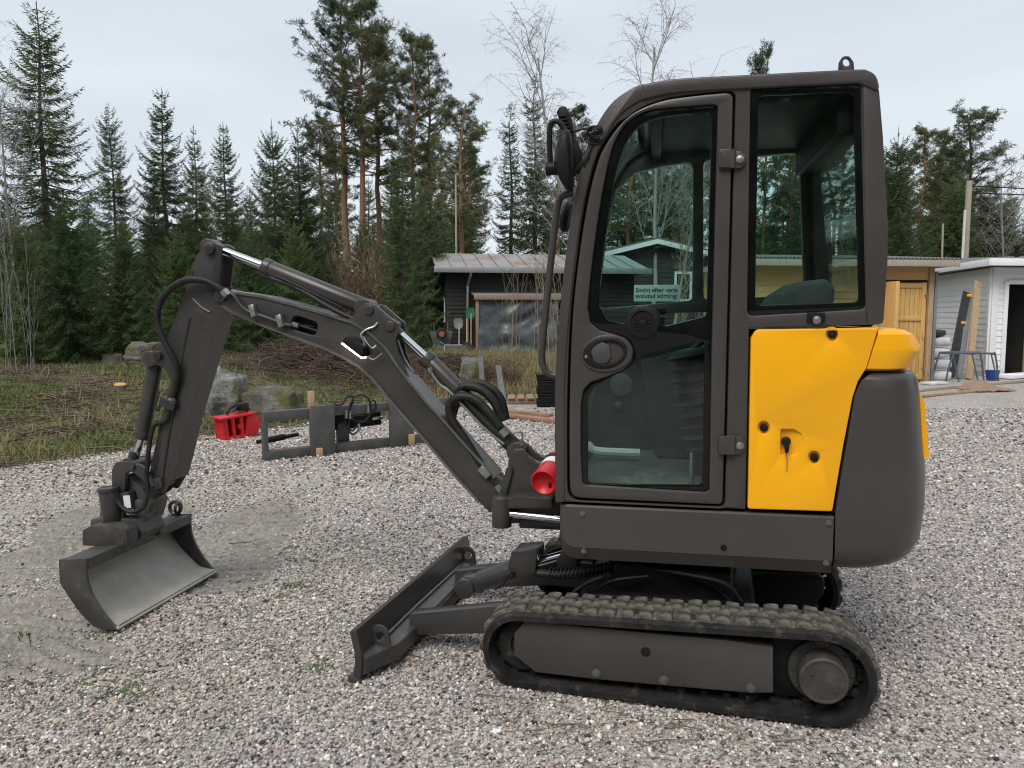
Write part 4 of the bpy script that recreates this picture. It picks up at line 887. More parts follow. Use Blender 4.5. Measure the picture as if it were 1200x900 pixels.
# handrail, mirrors, front lamp
b = B(UF); b.tube(catmull([U3(.44, 672, 226), U3(.44, 660, 229), U3(.44, 654, 240), U3(.44, 648, 285), U3(.44, 640, 360), U3(.44, 635, 412), U3(.44, 637, 430), U3(.44, 645, 439), U3(.44, 656, 441)], 6), .0145, 10); b.obj('handrail', M['paint'], EXC)
b = B(UF); b.sweep([[(U3(.5, 0, 0) * 0 + V((P(UF, .52, *q)[0], l, P(UF, .52, *q)[1]))) for q in [((x - 662) * k + 662, (y - 192) * k + 192) for x, y in rpoly([(650, 194), (654, 170), (661, 153), (668, 153), (671, 170), (672, 200), (671, 226), (666, 226), (657, 212)], 5)]] for l, k in ((.44, .55), (.455, .85), (.49, 1.0), (.55, 1.0), (.585, .88), (.60, .6))]); b.obj('mirror', M['black'], EXC, sharp=50)
b = B(UF); b.tube(catmull([U3(.52, 664, 158), U3(.52, 657, 145), U3(.52, 650, 142), U3(.52, 645, 147), U3(.52, 644, 165), U3(.52, 645, 192)], 6), .011, 8); b.tube(catmull([U3(.5, 670, 205), U3(.5, 680, 195), U3(.5, 690, 185)], 4), .012, 8); b.cyl(U3(.52, 640, 198), U3(.52, 657, 197), .026, n=16, bev=.004); b.obj('mirror_bracket', M['black'], EXC)
b = B(UF); b.lathe(U3(.3, 668, 255), U3(.3, 668, 255) + V((.06, 0, .01)), [(0, .06), (.02, .066), (.035, .05)], 20); b.obj('round_mirror', M['black'], EXC)
b = B(UF); b.prism(RU(.4, [(654, 136), (658, 129), (665, 129), (670, 138), (674, 156), (672, 172), (668, 172), (660, 150)], 3), .34, .46, .008)
for k in range(6): b.box(U3(.462, 659 + 1.6 * k, 136 + 4.5 * k), (.03, .012, .006), bev=.002)
b.prism(RU(.4, [(668, 165), (676, 165), (683, 180), (681, 205), (672, 205)], 3), .36, .44, .006); b.obj('front_work_lamp', M['black'], EXC)
b = B(UF)
for k in range(5):
    c = U3(.515, 697 + rnd.uniform(-1.5, 1.5), 158 + 2.2 * (k - 2)); b.tube([c + V((.028 * math.cos(t) , .006 * math.sin(3 * t + k), .02 * math.sin(t))) for t in [2 * math.pi * j / 18 for j in range(19)]], .004, 6)
b.tube(catmull([U3(.5, 694, 152), U3(.45, 685, 151), U3(.42, 674, 154)], 5), .004, 6); b.tube(catmull([U3(.512, 694, 168), U3(.512, 688, 185), U3(.5, 684, 200)], 5), .005, 6); b.obj('lamp_cable', M['hose'], EXC)
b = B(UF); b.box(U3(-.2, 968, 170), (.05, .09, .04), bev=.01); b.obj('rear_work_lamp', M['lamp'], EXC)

# --- front: swing post and boom
post = [(592, 600), (597, 534), (602, 526), (612, 525), (620, 534), (630, 541), (648, 539), (668, 545), (668, 612), (600, 612)]
b = B(UF)
for l0, l1 in ((.05, .095), (-.095, -.05)): b.prism(RU(.07, post, [4, 8, 6, 6, 10, 10, 4, 0, 0, 3]), l0, l1, .008)
b.box(U3(0, 650, 580), (.1, .2, .18), bev=.01); b.box(U3(0, 640, 606), (.22, .26, .05), bev=.01); b.obj('swing_post', M['paint_boom'], EXC)
b = B(UF); b.prism(RU(.17, [(575, 592), (583, 586), (606, 580), (648, 584), (648, 594), (600, 594)], 3), .05, .2, .006); b.cyl(U3(.17, 588, 582), U3(.17, 588, 617), .046, n=20, bev=.006); b.prism(RU(.1, [(583, 586), (594, 548), (599, 546), (601, 552), (592, 586)], 2), .06, .11, .004); b.obj('swing_bracket', M['paint_boom'], EXC)
b = B(UF); b.cyl(U3(.22, 700, 613), U3(.22, 662, 609), .034, n=16); sc_ = b.obj('swing_cylinder', M['paint_boom'], EXC)
b = B(UF); b.cyl(U3(.17, 588, 601), U3(.22, 668, 610), .017, n=16); b.obj('rod', M['chrome'], sc_)
boom_top = [(277, 343), (309, 348), (347, 358), (381, 368), (413, 378), (434, 391), (453, 409), (467, 430), (480, 447), (500, 471), (523, 496), (545, 521), (567, 545), (580, 560)]
boom_bot = [(590, 590), (583, 597), (574, 601), (562, 589), (548, 573), (533, 557), (500, 518), (467, 480), (450, 460), (437, 444), (420, 429), (401, 418), (378, 407), (347, 396), (309, 382), (275, 367), (260, 358), (253, 346), (256, 338)]
bl = .075
b = B(UF); bp_ = U(bl, boom_top + [(592, 572)] + boom_bot); b.plate(bp_, [U(bl, rpoly([(343, 368), (373, 378), (370, 395), (340, 385)], 7.5))], -bl, bl, .004); boom = b.obj('boom', M['paint_boom'], EXC, sharp=30)
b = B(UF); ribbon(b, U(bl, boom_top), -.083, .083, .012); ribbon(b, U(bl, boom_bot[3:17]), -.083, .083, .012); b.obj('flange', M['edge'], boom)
b = B(UF); b.prism(U(.03, [(332, 362), (380, 376), (376, 400), (330, 388)]), -.03, .03); b.tube([U3(.05, 340, 378), U3(.05, 372, 388)], .008); b.tube([U3(.06, 345, 381), U3(.04, 368, 383)], .006); b.obj('slot_shade_and_pipes', M['black'], boom)  # dark block stands in for shade inside the slot, with two pipes
lug = [(405, 376), (414, 372), (422, 360), (429, 355), (440, 357), (452, 367), (460, 374), (466, 378), (467, 388), (464, 397), (467, 414), (477, 437), (484, 452), (468, 434), (452, 412), (432, 393)]
b = B(UF)
for l0, l1 in ((.048, .072), (-.072, -.048)): b.prism(RU(.06, lug, [2, 6, 6, 6, 6, 10, 8, 5, 5, 8, 12, 10, 0, 0, 0, 0]), l0, l1, .005)
for q in ((431.5, 363), (456.5, 382)): b.cyl(U3(.082, *q), U3(.082, *q) - V((0, .164, 0)), .024, n=18, bev=.004)
b.obj('cylinder_bracket', M['paint_boom'], boom)
def ram(name, a_, m_, e_, rr, rb, mr=None, lat=0):
    A_, Mm, E_ = (U3(lat, *q) for q in (a_, m_, e_)); d = (E_ - A_).normalized()
    b = B(UF); b.cyl(Mm, E_, rb, n=24, bev=.004); b.cyl(Mm - d * .012, Mm + d * .03, rb * 1.08, n=24, bev=.004); b.cyl(E_ - V((0, .06, 0)), E_ + V((0, .06, 0)), rb * 1.05, n=20, bev=.004); o = b.obj(name, mr or M['paint_boom'], EXC)
    b = B(UF); b.cyl(A_, Mm, rr, n=18); b.obj('rod', M['chrome'], o)
    b = B(UF); b.cyl(A_ - V((0, .05, 0)), A_ + V((0, .05, 0)), rr * 1.7, n=18, bev=.004); b.cyl(A_, A_ + d * .07, rr * 1.35, n=18); b.obj('rod_eye', M['paint_boom'], o); return o
r1 = ram('hydraulic_cylinder', (248, 289), (312, 313), (430, 361), .021, .042)
b = B(UF); b.tube(catmull([U3(.03, 318, 326), U3(.03, 345, 336), U3(.03, 390, 362), U3(.03, 415, 374)], 5), .014, 8); b.tube(catmull([U3(.03, 317, 322), U3(.04, 325, 324), U3(.04, 345, 333), U3(.02, 400, 360)], 5), .008, 8); b.obj('feed_pipe', M['hose'], r1)
r2 = ram('hydraulic_cylinder', (457, 381), (500, 420), (606, 527), .021, .04)
b = B(UF); b.tube(catmull([U3(.05, 503, 433), U3(.05, 515, 450), U3(.05, 528, 460), U3(.05, 566, 500), U3(.05, 590, 520), U3(.05, 583, 514)], 5), .007, 8); b.tube(catmull([U3(.05, 466, 398), U3(.04, 474, 420), U3(.04, 484, 436)], 5), .006, 6); b.tube(catmull([U3(.04, 600, 508), U3(.04, 610, 506), U3(.04, 612, 514), U3(.04, 607, 520)], 5), .005, 6); b.obj('feed_pipe', M['steel'], r2)
b = B(UF)
for dl, dx, dy in ((.06, 0, 0), (.02, 6, -12), (-.03, 14, -16)):
    b.tube(catmull([U3(dl, 586, 572), U3(dl, 566, 548), U3(dl, 545, 515), U3(dl, 530, 492), U3(dl, 527 + dx, 475 + dy), U3(dl, 538 + dx, 465 + dy), U3(dl, 556 + dx, 468 + dy), U3(dl, 572 + dx, 482 + dy), U3(dl, 586 + dx * .5, 500 + dy * .5)], 8), .021, 10)
b.obj('hydraulic_hose', M['hose'], EXC)
b = B(UF); b.box(U3(.085, 568, 553), (.06, .03, .035), Mx.Rotation(R(-45), 3, 'Y'), bev=.004); b.obj('hose_clamp', M['steel'], EXC)
b = B(UF); b.tube(catmull([U3(.085, 263, 342), U3(.09, 273, 345), U3(.09, 282, 357), U3(.09, 292, 365), U3(.09, 310, 371), U3(.09, 335, 380), U3(.075, 345, 381), U3(.03, 352, 382)], 6), .0095, 8); b.obj('boom_pipe', M['spring'], boom)
for q in ((297, 364), (329, 376)):
    b = B(UF); rr_ = Mx.Rotation(R(18), 3, 'Y'); b.box(U3(.092, *q), (.03, .03, .06), rr_, bev=.003); b.box(U3(.104, *q), (.018, .018, .04), rr_, bev=.002); b.obj('pipe_clamp', M['steel'], boom)
lens = [(404.5, 402.5), (405.8, 401), (429.5, 418), (428.2, 419.8)]
b = B(UF); b.prism(RU(.1, [(406, 400), (411, 394), (417, 395), (431, 407), (431, 418), (428, 417)], 2), .082, .16, .005); wl = b.obj('work_lamp', M['black'], EXC)
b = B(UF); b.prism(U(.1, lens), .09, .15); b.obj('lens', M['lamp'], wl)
b = B(UF); b.tube(catmull([U3(.11, 428, 408), U3(.1, 426, 398), U3(.09, 423, 392), U3(.085, 430, 386), U3(.08, 438, 383), U3(.075, 443, 378)], 6), .0055, 6); b.tube(catmull([U3(.1, 430, 418), U3(.1, 438, 421), U3(.1, 448, 414)], 6), .004, 6); b.tube(catmull([U3(.1, 426, 395), U3(.11, 430, 402), U3(.11, 436, 408), U3(.1, 441, 405)], 6), .0045, 6); b.obj('cable', M['steel'], wl)

# --- dipper arm
arm = [(237, 290), (243, 284), (250, 283), (259, 288), (257, 310), (254, 334), (262, 347), (258, 362), (247, 393), (233, 440), (217, 493), (206, 540), (199, 565), (191, 579), (181, 577), (175, 566), (175, 553), (182, 520), (188, 492), (195, 466), (199, 446), (192, 432), (184, 428), (177, 424), (176, 416), (181, 407), (192, 402), (207, 368), (218, 338), (223, 317), (230, 300)]
al = .07
b = B(UF); ar = RU(al, arm, 3)
b.prism(ar, al - .016, al, .004); b.prism(ar, -al, -al + .016, .004)
body = [(254, 336), (262, 347), (258, 362), (247, 393), (233, 440), (217, 493), (206, 540), (199, 562), (180, 560), (184, 520), (190, 492), (197, 468), (201, 445), (210, 385), (221, 338)]
b.prism(U(al - .01, body), -al + .01, al - .01); dip = b.obj('dipper_arm', M['paint_boom'], EXC, sharp=30)
b = B(UF); ribbon(b, U(al, [(259, 360), (247, 394), (233, 441), (217, 494), (206, 541), (200, 563)]), -.074, .074, .008); b.obj('flange', M['paint_boom'], dip)
b = B(UF); b.tube(U(al, [(224, 340), (228, 325), (238, 320), (250, 330), (254, 336)]) and [U3(al + .002, *q) for q in [(224, 318), (226, 326), (236, 325), (247, 333), (253, 340)]], .006, 6); b.tube([U3(al + .002, *q) for q in [(226, 350), (236, 360), (246, 366)]], .006, 6); b.tube([U3(al + .002, *q) for q in [(222, 372), (210, 430), (196, 520), (190, 560)]], .007, 6); b.obj('weld_bead', M['paint_boom'], dip)
for q, r_ in (((243, 291), .03), ((182, 417), .026), ((257, 347), .03), ((183, 567), .03)):
    b = B(UF); b.cyl(U3(al + .022, *q), U3(al + .022, *q) - V((0, 2 * al + .044, 0)), r_, n=20, bev=.004); b.cyl(U3(al + .024, *q), U3(al + .030, *q), r_ * .45, n=6); b.obj('pivot_pin', M['paint_boom'], dip)
r3 = ram('hydraulic_cylinder', (155, 543), (167, 511), (183, 420), .02, .038)
b = B(UF)
b.tube(catmull([U3(.09, 266, 346), U3(.10, 256, 337), U3(.11, 240, 329), U3(.12, 220, 328), U3(.12, 203, 336), U3(.12, 189, 352), U3(.12, 184, 372), U3(.12, 190, 395), U3(.11, 203, 420), U3(.1, 208, 435), U3(.09, 206, 452), U3(.085, 201, 470)], 8), .017, 10)
b.obj('hydraulic_hose', M['hose'], EXC)
b = B(UF); b.tube(catmull([U3(.085, 201, 472), U3(.09, 195, 492), U3(.09, 180, 500), U3(.1, 174, 530), U3(.1, 172, 560), U3(.11, 173, 580), U3(.12, 168, 594), U3(.13, 155, 600), U3(.13, 143, 594), U3(.12, 135, 580), U3(.1, 130, 574)], 8), .012, 8)
b.tube(catmull([U3(-.05, 200, 540), U3(-.05, 204, 556), U3(-.04, 200, 570), U3(-.02, 190, 577), U3(.02, 176, 585), U3(.05, 160, 597)], 8), .014, 8); b.obj('hydraulic_hose', M['hose'], EXC)
b = B(UF); b.box(U3(.09, 198, 473), (.085, .04, .05), Mx.Rotation(R(-20), 3, 'Y'), bev=.006); b.tube(catmull([U3(.07, 187, 458), U3(.08, 183, 470), U3(.08, 182, 478), U3(.07, 186, 480), U3(.06, 189, 466)], 5), .006, 6); b.obj('hose_clamp', M['spring'], EXC)
# --- coupler and tilt unit
b = B(UF)
for lt in (.085, -.085): b.prism(RU(.085, [(133, 550), (138, 541), (152, 540), (166, 545), (177, 556), (183, 568), (178, 573), (168, 561), (156, 552), (149, 554), (148, 572), (139, 604), (133, 600)], 4), lt - .014, lt + .014, .004)
b.cyl(U3(.11, 152, 546), U3(.11, 152, 546) - V((0, .22, 0)), .024, n=16); b.obj('bucket_link', M['paint_boom'], EXC)
b = B(UF); b.prism(RU(.05, [(134, 560), (150, 556), (168, 572), (178, 590), (172, 612), (118, 612), (118, 598), (132, 590)], 4), -.09, .06, .008); b.cyl(U3(.07, 166, 598), U3(-.1, 166, 598), .062, n=26, bev=.006); b.box(U3(.08, 138, 600), (.12, .08, .07), bev=.008); b.obj('coupler', M['paint_dirty'], EXC)
b = B(UF); b.cyl(U3(.13, 132, 611), U3(.13, 127, 573), .048, n=22, bev=.005); b.cyl(U3(.13, 127, 576), U3(.13, 126.5, 571), .052, n=22, bev=.004); b.obj('tilt_cylinder', M['paint_boom'], EXC)
b = B(UF); b.box(U3(.085, 150, 588), (.07, .07, .11), Mx.Rotation(R(5), 3, 'Y'), bev=.01); mo = b.obj('hydraulic_motor', M['spring'], EXC)
b = B(UF); b.box(U3(.1215, 149, 588), (.038, .002, .065), Mx.Rotation(R(5), 3, 'Y')); b.obj('label_plate', M['sticker'], mo)
b = B(UF); b.prism(RU(.2, [(103, 619), (112, 614), (147, 613), (155, 618), (156, 636), (150, 638), (103, 637)], 3), .16, .24, .006); b.prism(RU(-.05, [(176, 610), (182, 607), (187, 612), (188, 626), (183, 629), (178, 622)], 3), -.08, -.05, .004)
b.cyl(U3(.16, 152, 621), U3(-.07, 183, 611), .02, n=14); b.cyl(U3(.16, 152, 630), U3(-.07, 183, 620), .02, n=14); b.box(U3(.12, 140, 622), (.16, .1, .06), bev=.01); b.prism(RU(.04, [(120, 603), (172, 603), (180, 620), (176, 628), (120, 628)], 3), -.06, .13, .006); b.obj('bucket_hitch', M['paint_dirty'], EXC)
# --- bucket
BW = .46
BF = -.365
bk = B(UF)
prof = curve2(U(BW, [(71, 660), (72, 680), (84, 699), (98, 717), (112, 729), (124, 734), (137, 736.5)]), 4)
ribbon(bk, [(a_ - .004, c_ + .008) for a_, c_ in prof], BF + .01, BW - .01, .013); bucket = bk.obj('bucket', M['worn_steel'], EXC)
sp_ = U(BW, [(70, 655), (102, 654)] + curve2([(102, 664), (103, 678), (108, 694), (118, 712), (130, 728), (139, 738)], 4) + [(125, 738), (111, 734), (96, 719), (83, 701), (71, 682)])
for lt in (BW, BF):
    b = B(UF); b.prism(sp_, lt - .008, lt + .008, .003); b.obj('side_plate', M['paint_dirty'], bucket)
b = B(UF); b.prism(U(BW, [(71, 656), (102, 655), (103, 667), (95, 671), (72, 671)]), BF + .008, BW - .008, .004); b.obj('top_beam', M['paint_dirty'], bucket)
b = B(UF); le = prof[-1]; b.prism([(le[0] + .09, le[1] - .002), (le[0] - .012, le[1] - .006), (le[0] - .014, le[1] + .004), (le[0] + .09, le[1] + .022)], BF - .004, BW + .004, .002); b.obj('cutting_edge', M['worn_steel'], bucket)
b = B(UF); b.tube([V((2.79 + .035 * math.cos(t), -.36, .40 + .035 * math.sin(t))) for t in [2 * math.pi * j / 24 for j in range(25)]], .011, 8); b.tube([V((2.77 , -.36 + .03 * math.cos(t), .40 + .03 * math.sin(t))) for t in [2 * math.pi * j / 20 for j in range(21)]], .008, 8); b.obj('shackle', M['spring'], bucket)
b = B(UF); b.sheet([[V((2.79, BF + .014, .20)), V((2.63, BF + .014, .055))], [V((2.765, BF + .17, .135)), V((2.64, BF + .15, .04))]]); b.obj('gusset', M['worn_steel'], bucket)

# --- dozer blade (undercarriage frame)
L0, L1 = -.61, .80
skn = [(1.238, 0), (1.222, .04), (1.214, .085), (1.216, .13), (1.236, .215)]
b = B(DF); b.prism(skn + [(1.205, .225), (1.186, .14), (1.182, .085), (1.188, .04), (1.196, 0)], L0, L1, .004); blade = b.obj('dozer_blade', M['paint_boom'], EXC, sharp=20)
secs = []
for l_, w_ in ((L1 - .012, .012), (L1 - .17, .085), (L0 + .17, .085), (L0 + .012, .012)): secs.append([(1.19, l_, .118), (1.185 - w_, l_, .105), (1.18 - w_, l_, .098), (1.18 - w_, l_, .04), (1.19, l_, .03)])
b = B(DF); b.sweep(secs); b.obj('blade_beam', M['paint_boom'], blade, sharp=25)
b = B(DF); b.prism([(1.246, .028), (1.242, -.004), (1.185, -.004), (1.185, .012), (1.225, .03)], L0 - .004, L1 + .004, .003); b.obj('cutting_edge', M['paint_dirty'], blade)
b = B(DF); b.box((1.12, .095, .055), (.05, .62, .07), bev=.008); b.obj('arm_mount', M['paint_boom'], blade)
b = B(DF); b.tube(catmull([(1.165, L1 - .2, .125), (1.17, .3, .128), (1.168, L0 + .25, .126)], 8), .005, 6); b.obj('loose_rod', M['edge'], blade)
for lt in (L0 + .13, L1 - .13):
    arc = [(1.20, .10)] + [(1.165 + .05 * math.cos(t), .145 + .055 * math.sin(t)) for t in [math.pi * (k / 12 * 1.05 - .02) for k in range(13)]] + [(1.11, .10)]
    b = B(DF); b.plate(arc, [[(1.158 + .022 * math.cos(t), .15 + .022 * math.sin(t)) for t in [2 * math.pi * k / 14 for k in range(14)]]], lt - .007, lt + .007, .002); b.obj('lashing_eye', M['paint_boom'], blade)
for lt in (.40, -.21):
    b = B(DF); b.prism([(1.13, .16), (.60, .262), (.4, .262), (.4, .13), (.62, .13), (1.13, .06)], lt - .035, lt + .035, .006); b.obj('blade_arm', M['paint_boom'], blade)
p = lambda px, py: D3(.095, px, py)
b = B(DF); A_, E_ = p(548, 686), p(628, 658); d = (E_ - A_).normalized(); b.cyl(A_ + d * .07, E_, .05, n=24, bev=.005); b.cyl(A_ - V((0, .06, 0)), A_ + V((0, .06, 0)), .048, n=22, bev=.006); b.box(A_ + d * .04, (.1, .07, .08), bev=.012); bc = b.obj('hydraulic_cylinder', M['paint_boom'], EXC)
b = B(DF); b.prism(RD(.12, [(598, 660), (603, 643), (633, 641), (630, 668), (602, 675)], 3), .02, .17, .006); b.obj('cylinder_guard', M['paint_boom'], bc)
b = B(DF); b.cyl(p(625, 660), p(668, 648), .022, n=16); b.obj('rod', M['chrome'], bc)
b = B(DF); b.cyl(p(668, 655) + V((0, .08, 0)), p(668, 655) - V((0, .08, 0)), .05, n=20, bev=.006); b.tube(catmull([D3(.2, 630, 672), D3(.2, 660, 674), D3(.25, 690, 668), D3(.3, 720, 664)], 6), .02, 10); b.tube(catmull([D3(.2, 580, 690), D3(.2, 590, 683), D3(.2, 597, 672), D3(.18, 603, 672)], 6), .007, 8); b.obj('blade_hose', M['hose'], EXC)
b = B(DF); p0_, p1_ = D3(.22, 645, 672), D3(.3, 715, 664)
for k in range(16):
    c = p0_.lerp(p1_, k / 15) + V((0, 0, -.012 * math.sin(k / 15 * math.pi))); b.tube([c + V((.003 * math.cos(t), .024 * math.cos(t), .024 * math.sin(t))) for t in [2 * math.pi * j / 10 for j in range(11)]], .004, 5, cap=False)
b.obj('hose_sleeve', M['hose'], EXC)

# --- tracks
CF, RFo, CR, RRo = (.552, .160), .140, (-.588, .187), .163
def hull_loop(step):
    P_ = []
    for c, r in ((CF, RFo), (CR, RRo)):
        for k in range(240): P_.append((c[0] + r * math.cos(2 * math.pi * k / 240), c[1] + r * math.sin(2 * math.pi * k / 240)))
    P_ = sorted(set(P_)); lo_, up_ = [], []
    cr_ = lambda o, a_, b_: (a_[0] - o[0]) * (b_[1] - o[1]) - (a_[1] - o[1]) * (b_[0] - o[0])
    for q in P_:
        while len(lo_) > 1 and cr_(lo_[-2], lo_[-1], q) <= 0: lo_.pop()
        lo_.append(q)
    for q in reversed(P_):
        while len(up_) > 1 and cr_(up_[-2], up_[-1], q) <= 0: up_.pop()
        up_.append(q)
    H = lo_[:-1] + up_[:-1]; H.append(H[0]); ln = [0]
    for a_, b_ in zip(H, H[1:]): ln.append(ln[-1] + (V(b_) - V(a_)).length)
    T_ = ln[-1]; n = int(T_ / step); o = []
    for k in range(n):
        d = T_ * k / n; i = max(0, min(len(H) - 2, int(np.searchsorted(ln, d, side='right')) - 1)); f = (d - ln[i]) / max(1e-9, ln[i + 1] - ln[i]); o.append(tuple(V(H[i]).lerp(V(H[i + 1]), f)))
    return o
LP = hull_loop(.021)
def nrm(pts, i):
    d = (V(pts[(i + 1) % len(pts)]) - V(pts[i - 1])).normalized(); return V((d.y, -d.x))
lugms = []
for sd_ in range(4):
    t = bmesh.new(); bmesh.ops.create_cube(t, size=1)
    for v in t.verts:
        k = .74 if v.co.z > 0 else 1.0; v.co = V((v.co.x * .064 * k, v.co.y * .118 * (.90 if v.co.z > 0 else 1), v.co.z * .022))
    bmesh.ops.bevel(t, geom=list(t.edges), offset=.006, segments=2, profile=.5, affect='EDGES')
    bmesh.ops.subdivide_edges(t, edges=[e for e in t.edges if e.calc_length() > .03], cuts=2, use_grid_fill=True)
    for v in t.verts: v.co += .006 * NZ.noise_vector(v.co * 22 + V((sd_ * 5, 0, 0))) + .003 * NZ.noise_vector(v.co * 60)
    for f in t.faces: f.smooth = True
    lugm = bpy.data.meshes.new('lug'); t.to_mesh(lugm); t.free(); lugm.materials.append(M['mud']); lugms.append(lugm)
def track(l0, l1):
    b = B(DF); secs = []
    for i, p_ in enumerate(LP):
        n = nrm(LP, i); o_ = V(p_); sg = []
        for l, off in ((l0, .008), (l0, -.014), (l0 + .03, -.02), (l1 - .03, -.02), (l1, -.014), (l1, .008), (l1 - .018, .017), (l0 + .018, .017)):
            q = o_ + n * off; sg.append((q.x, l, q.y))
        secs.append(sg)
    b.sweep(secs, close=True); tr = b.obj('track', M['rubber'], EXC)
    b = B(DF); b.sweep([[(V(p_).x + nrm(LP, i).x * o_, l, V(p_).y + nrm(LP, i).y * o_) for l, o_ in ((l0 + .02, .012), (l0 + .024, .0215 + .003 * NZ.noise(V((i * .7, 1, 0)))), (l1 - .03, .0215 + .003 * NZ.noise(V((i * .7, 5, 0)))), (l1 - .02, .012))] for i, p_ in enumerate(LP)], close=True); b.obj('mud_layer', M['mud'], tr)
    LL = hull_loop(.0705); inv = WI[EXC] @ DF; nL = len(LL)
    for h_ in range(2):
        pts_ = LL if h_ == 0 else [tuple(V(a_).lerp(V(b_), .5)) for a_, b_ in zip(LL, LL[1:] + LL[:1])]
        for i, p_ in enumerate(pts_):
            n = nrm(pts_, i); q = V(p_) + n * .0235; d = V((-n.y, n.x)); m = Mx.Identity(4)
            for j, c in enumerate((V((d.x, 0, d.y)), V((0, 1, 0)), V((n.x, 0, n.y)), V((q.x, (l0 + .062) if h_ == 0 else (l1 - .078), q.y)))):
                for r_ in range(3): m[r_][j] = c[r_]
            o = bpy.data.objects.new('lug', lugms[(i * 7 + h_) % 4]); COL.objects.link(o); o.parent = tr; o.matrix_basis = inv @ m
    b = B(DF)
    for i in range(0, len(LP), 4):
        n = nrm(LP, i); c = V(LP[i]) - n * .028; a_ = math.atan2(n.x, n.y)
        for off in (.035, -.035): b.box((c.x, (l0 + l1) / 2 + off, c.y), (.03, .022, .026), Mx.Rotation(a_, 3, 'Y'), bev=.004)
    b.obj('guide_lugs', M['rubber'], tr, kind='stuff')
    lm = (l0 + l1) / 2
    b = B(DF); b.lathe((CF[0], lm - .055, CF[1]), (CF[0], lm + .055, CF[1]), [(0, .03), (0, .10), (.02, .118), (.04, .118), (.045, .10), (.065, .10), (.07, .118), (.09, .118), (.11, .10), (.11, .05), (.10, .045), (.10, .001)], 32); b.obj('idler_wheel', M['rubber'], EXC)
    b = B(DF); teeth = []
    for k in range(60):
        a_ = 2 * math.pi * k / 60; r_ = .142 if k % 4 in (0, 1) else .12; teeth.append((CR[0] + r_ * math.cos(a_), CR[1] + r_ * math.sin(a_)))
    b.prism(teeth, lm - .015, lm + .015, .002); b.lathe((CR[0], lm, CR[1]), (CR[0], lm + 1, CR[1]), [(0, .118), (.03, .118), (.034, .114), (.034, .088), (.115, .086), (.121, .081), (.121, .074), (.118, .072), (.118, .001)], 36); sp2_ = b.obj('drive_sprocket', M['paint_dirty'], EXC)
    for a_ in (.6, 3.7): b = B(DF); b.cyl((CR[0] + .05 * math.cos(a_), lm + .116, CR[1] + .05 * math.sin(a_)), (CR[0] + .05 * math.cos(a_), lm + .124, CR[1] + .05 * math.sin(a_)), .009, n=6); b.obj('bolt', M['paint_dirty'], sp2_)
    for k in range(10): a_ = k * .628; b = B(DF); b.cyl((CR[0] + .103 * math.cos(a_), lm + .03, CR[1] + .103 * math.sin(a_)), (CR[0] + .103 * math.cos(a_), lm + .041, CR[1] + .103 * math.sin(a_)), .007, n=6); b.obj('bolt', M['paint_dirty'], sp2_)
    b = B(DF)
    for s_ in (-.33, -.05, .25): b.lathe((s_, lm - .045, .088), (s_, lm + .045, .088), [(0, .02), (0, .045), (.03, .047), (.035, .04), (.055, .04), (.06, .047), (.09, .045), (.09, .001)], 20)
    b.obj('track_roller', M['black'], EXC)
    return tr
track(.45, .68); track(-.49, -.26)
for sgn, (l0, l1) in ((1, (.50, .652)), (-1, (-.455, -.31))):
    fp = D(.645, [(603, 742), (616, 727), (853, 750), (906, 758), (906, 811), (878, 811), (784, 803), (696, 795), (628, 787), (603, 767)])
    b = B(DF); b.prism(rpoly(fp, [.004, .004, 0, .004, .004, 0, 0, 0, .004, .004]), l0, l1, .006); tf = b.obj('track_frame', M['paint'], EXC)
    b = B(DF); b.box((-.45, (l0 + l1) / 2 - .02 * sgn, .19), (.22, .05, .25), bev=.01); b.obj('dark_gap_box', M['black'], tf)  # black box added so the gap beside the sprocket looks dark
    if sgn > 0:
        for q in ((699, 789), (778, 797), (880, 806)): bolt(DF, l1, *q, .012, M['edge'], tf, .012)
        for q in ((606, 729), (597, 750)): bolt(DF, .60, *q, .009, M['steel'], tf, .012)
        s_, z_ = P(DF, .645, 757, 763); b = B(DF); b.cyl((s_, .64, z_), (s_, .6535, z_), .019, n=20); b.obj('drain_hole_disc', M['black'], tf)  # flat black disc in place of a shaded hole
b = B(DF); b.box((0, .095, .26), (.72, .62, .14), bev=.02); b.box((-.02, .095, .38), (.5, .5, .14), bev=.03); b.obj('undercarriage_frame', M['black'], EXC)
b = B(UF); b.cyl((0, 0, .34), (0, 0, .56), .29, n=40, bev=.01); b.obj('swing_bearing', M['black'], EXC)
b = B(DF); b.tube(catmull([D3(.4, 770, 668), D3(.42, 800, 672), D3(.42, 850, 684), D3(.4, 868, 706)], 6), .010, 8); b.tube(catmull([D3(.36, 790, 676), D3(.36, 830, 684), D3(.36, 858, 706)], 6), .009, 8); b.tube(catmull([D3(.4, 700, 690), D3(.42, 720, 680), D3(.4, 760, 675)], 6), .008, 8); b.tube(catmull([D3(.44, 672, 694), D3(.44, 690, 682), D3(.44, 706, 676)], 5), .009, 6); b.obj('travel_hose', M['black'], EXC)
for q0, q1, lt, r_ in (((267, 347), (262, 341), .10, .022), ((201, 466), (202, 476), .09, .019), ((131, 577), (127, 572), .11, .016), ((589, 576), (583, 568), .06, .026), ((594, 510), (588, 503), .05, .026), ((150, 601), (157, 600), .125, .016), ((343, 380), (350, 382), .078, .013), ((503, 431), (505, 436), .05, .012)):
    b = B(UF); b.cyl(U3(lt, *q0), U3(lt, *q1), r_, n=6); b.obj('hose_coupling', M['steel'], EXC)
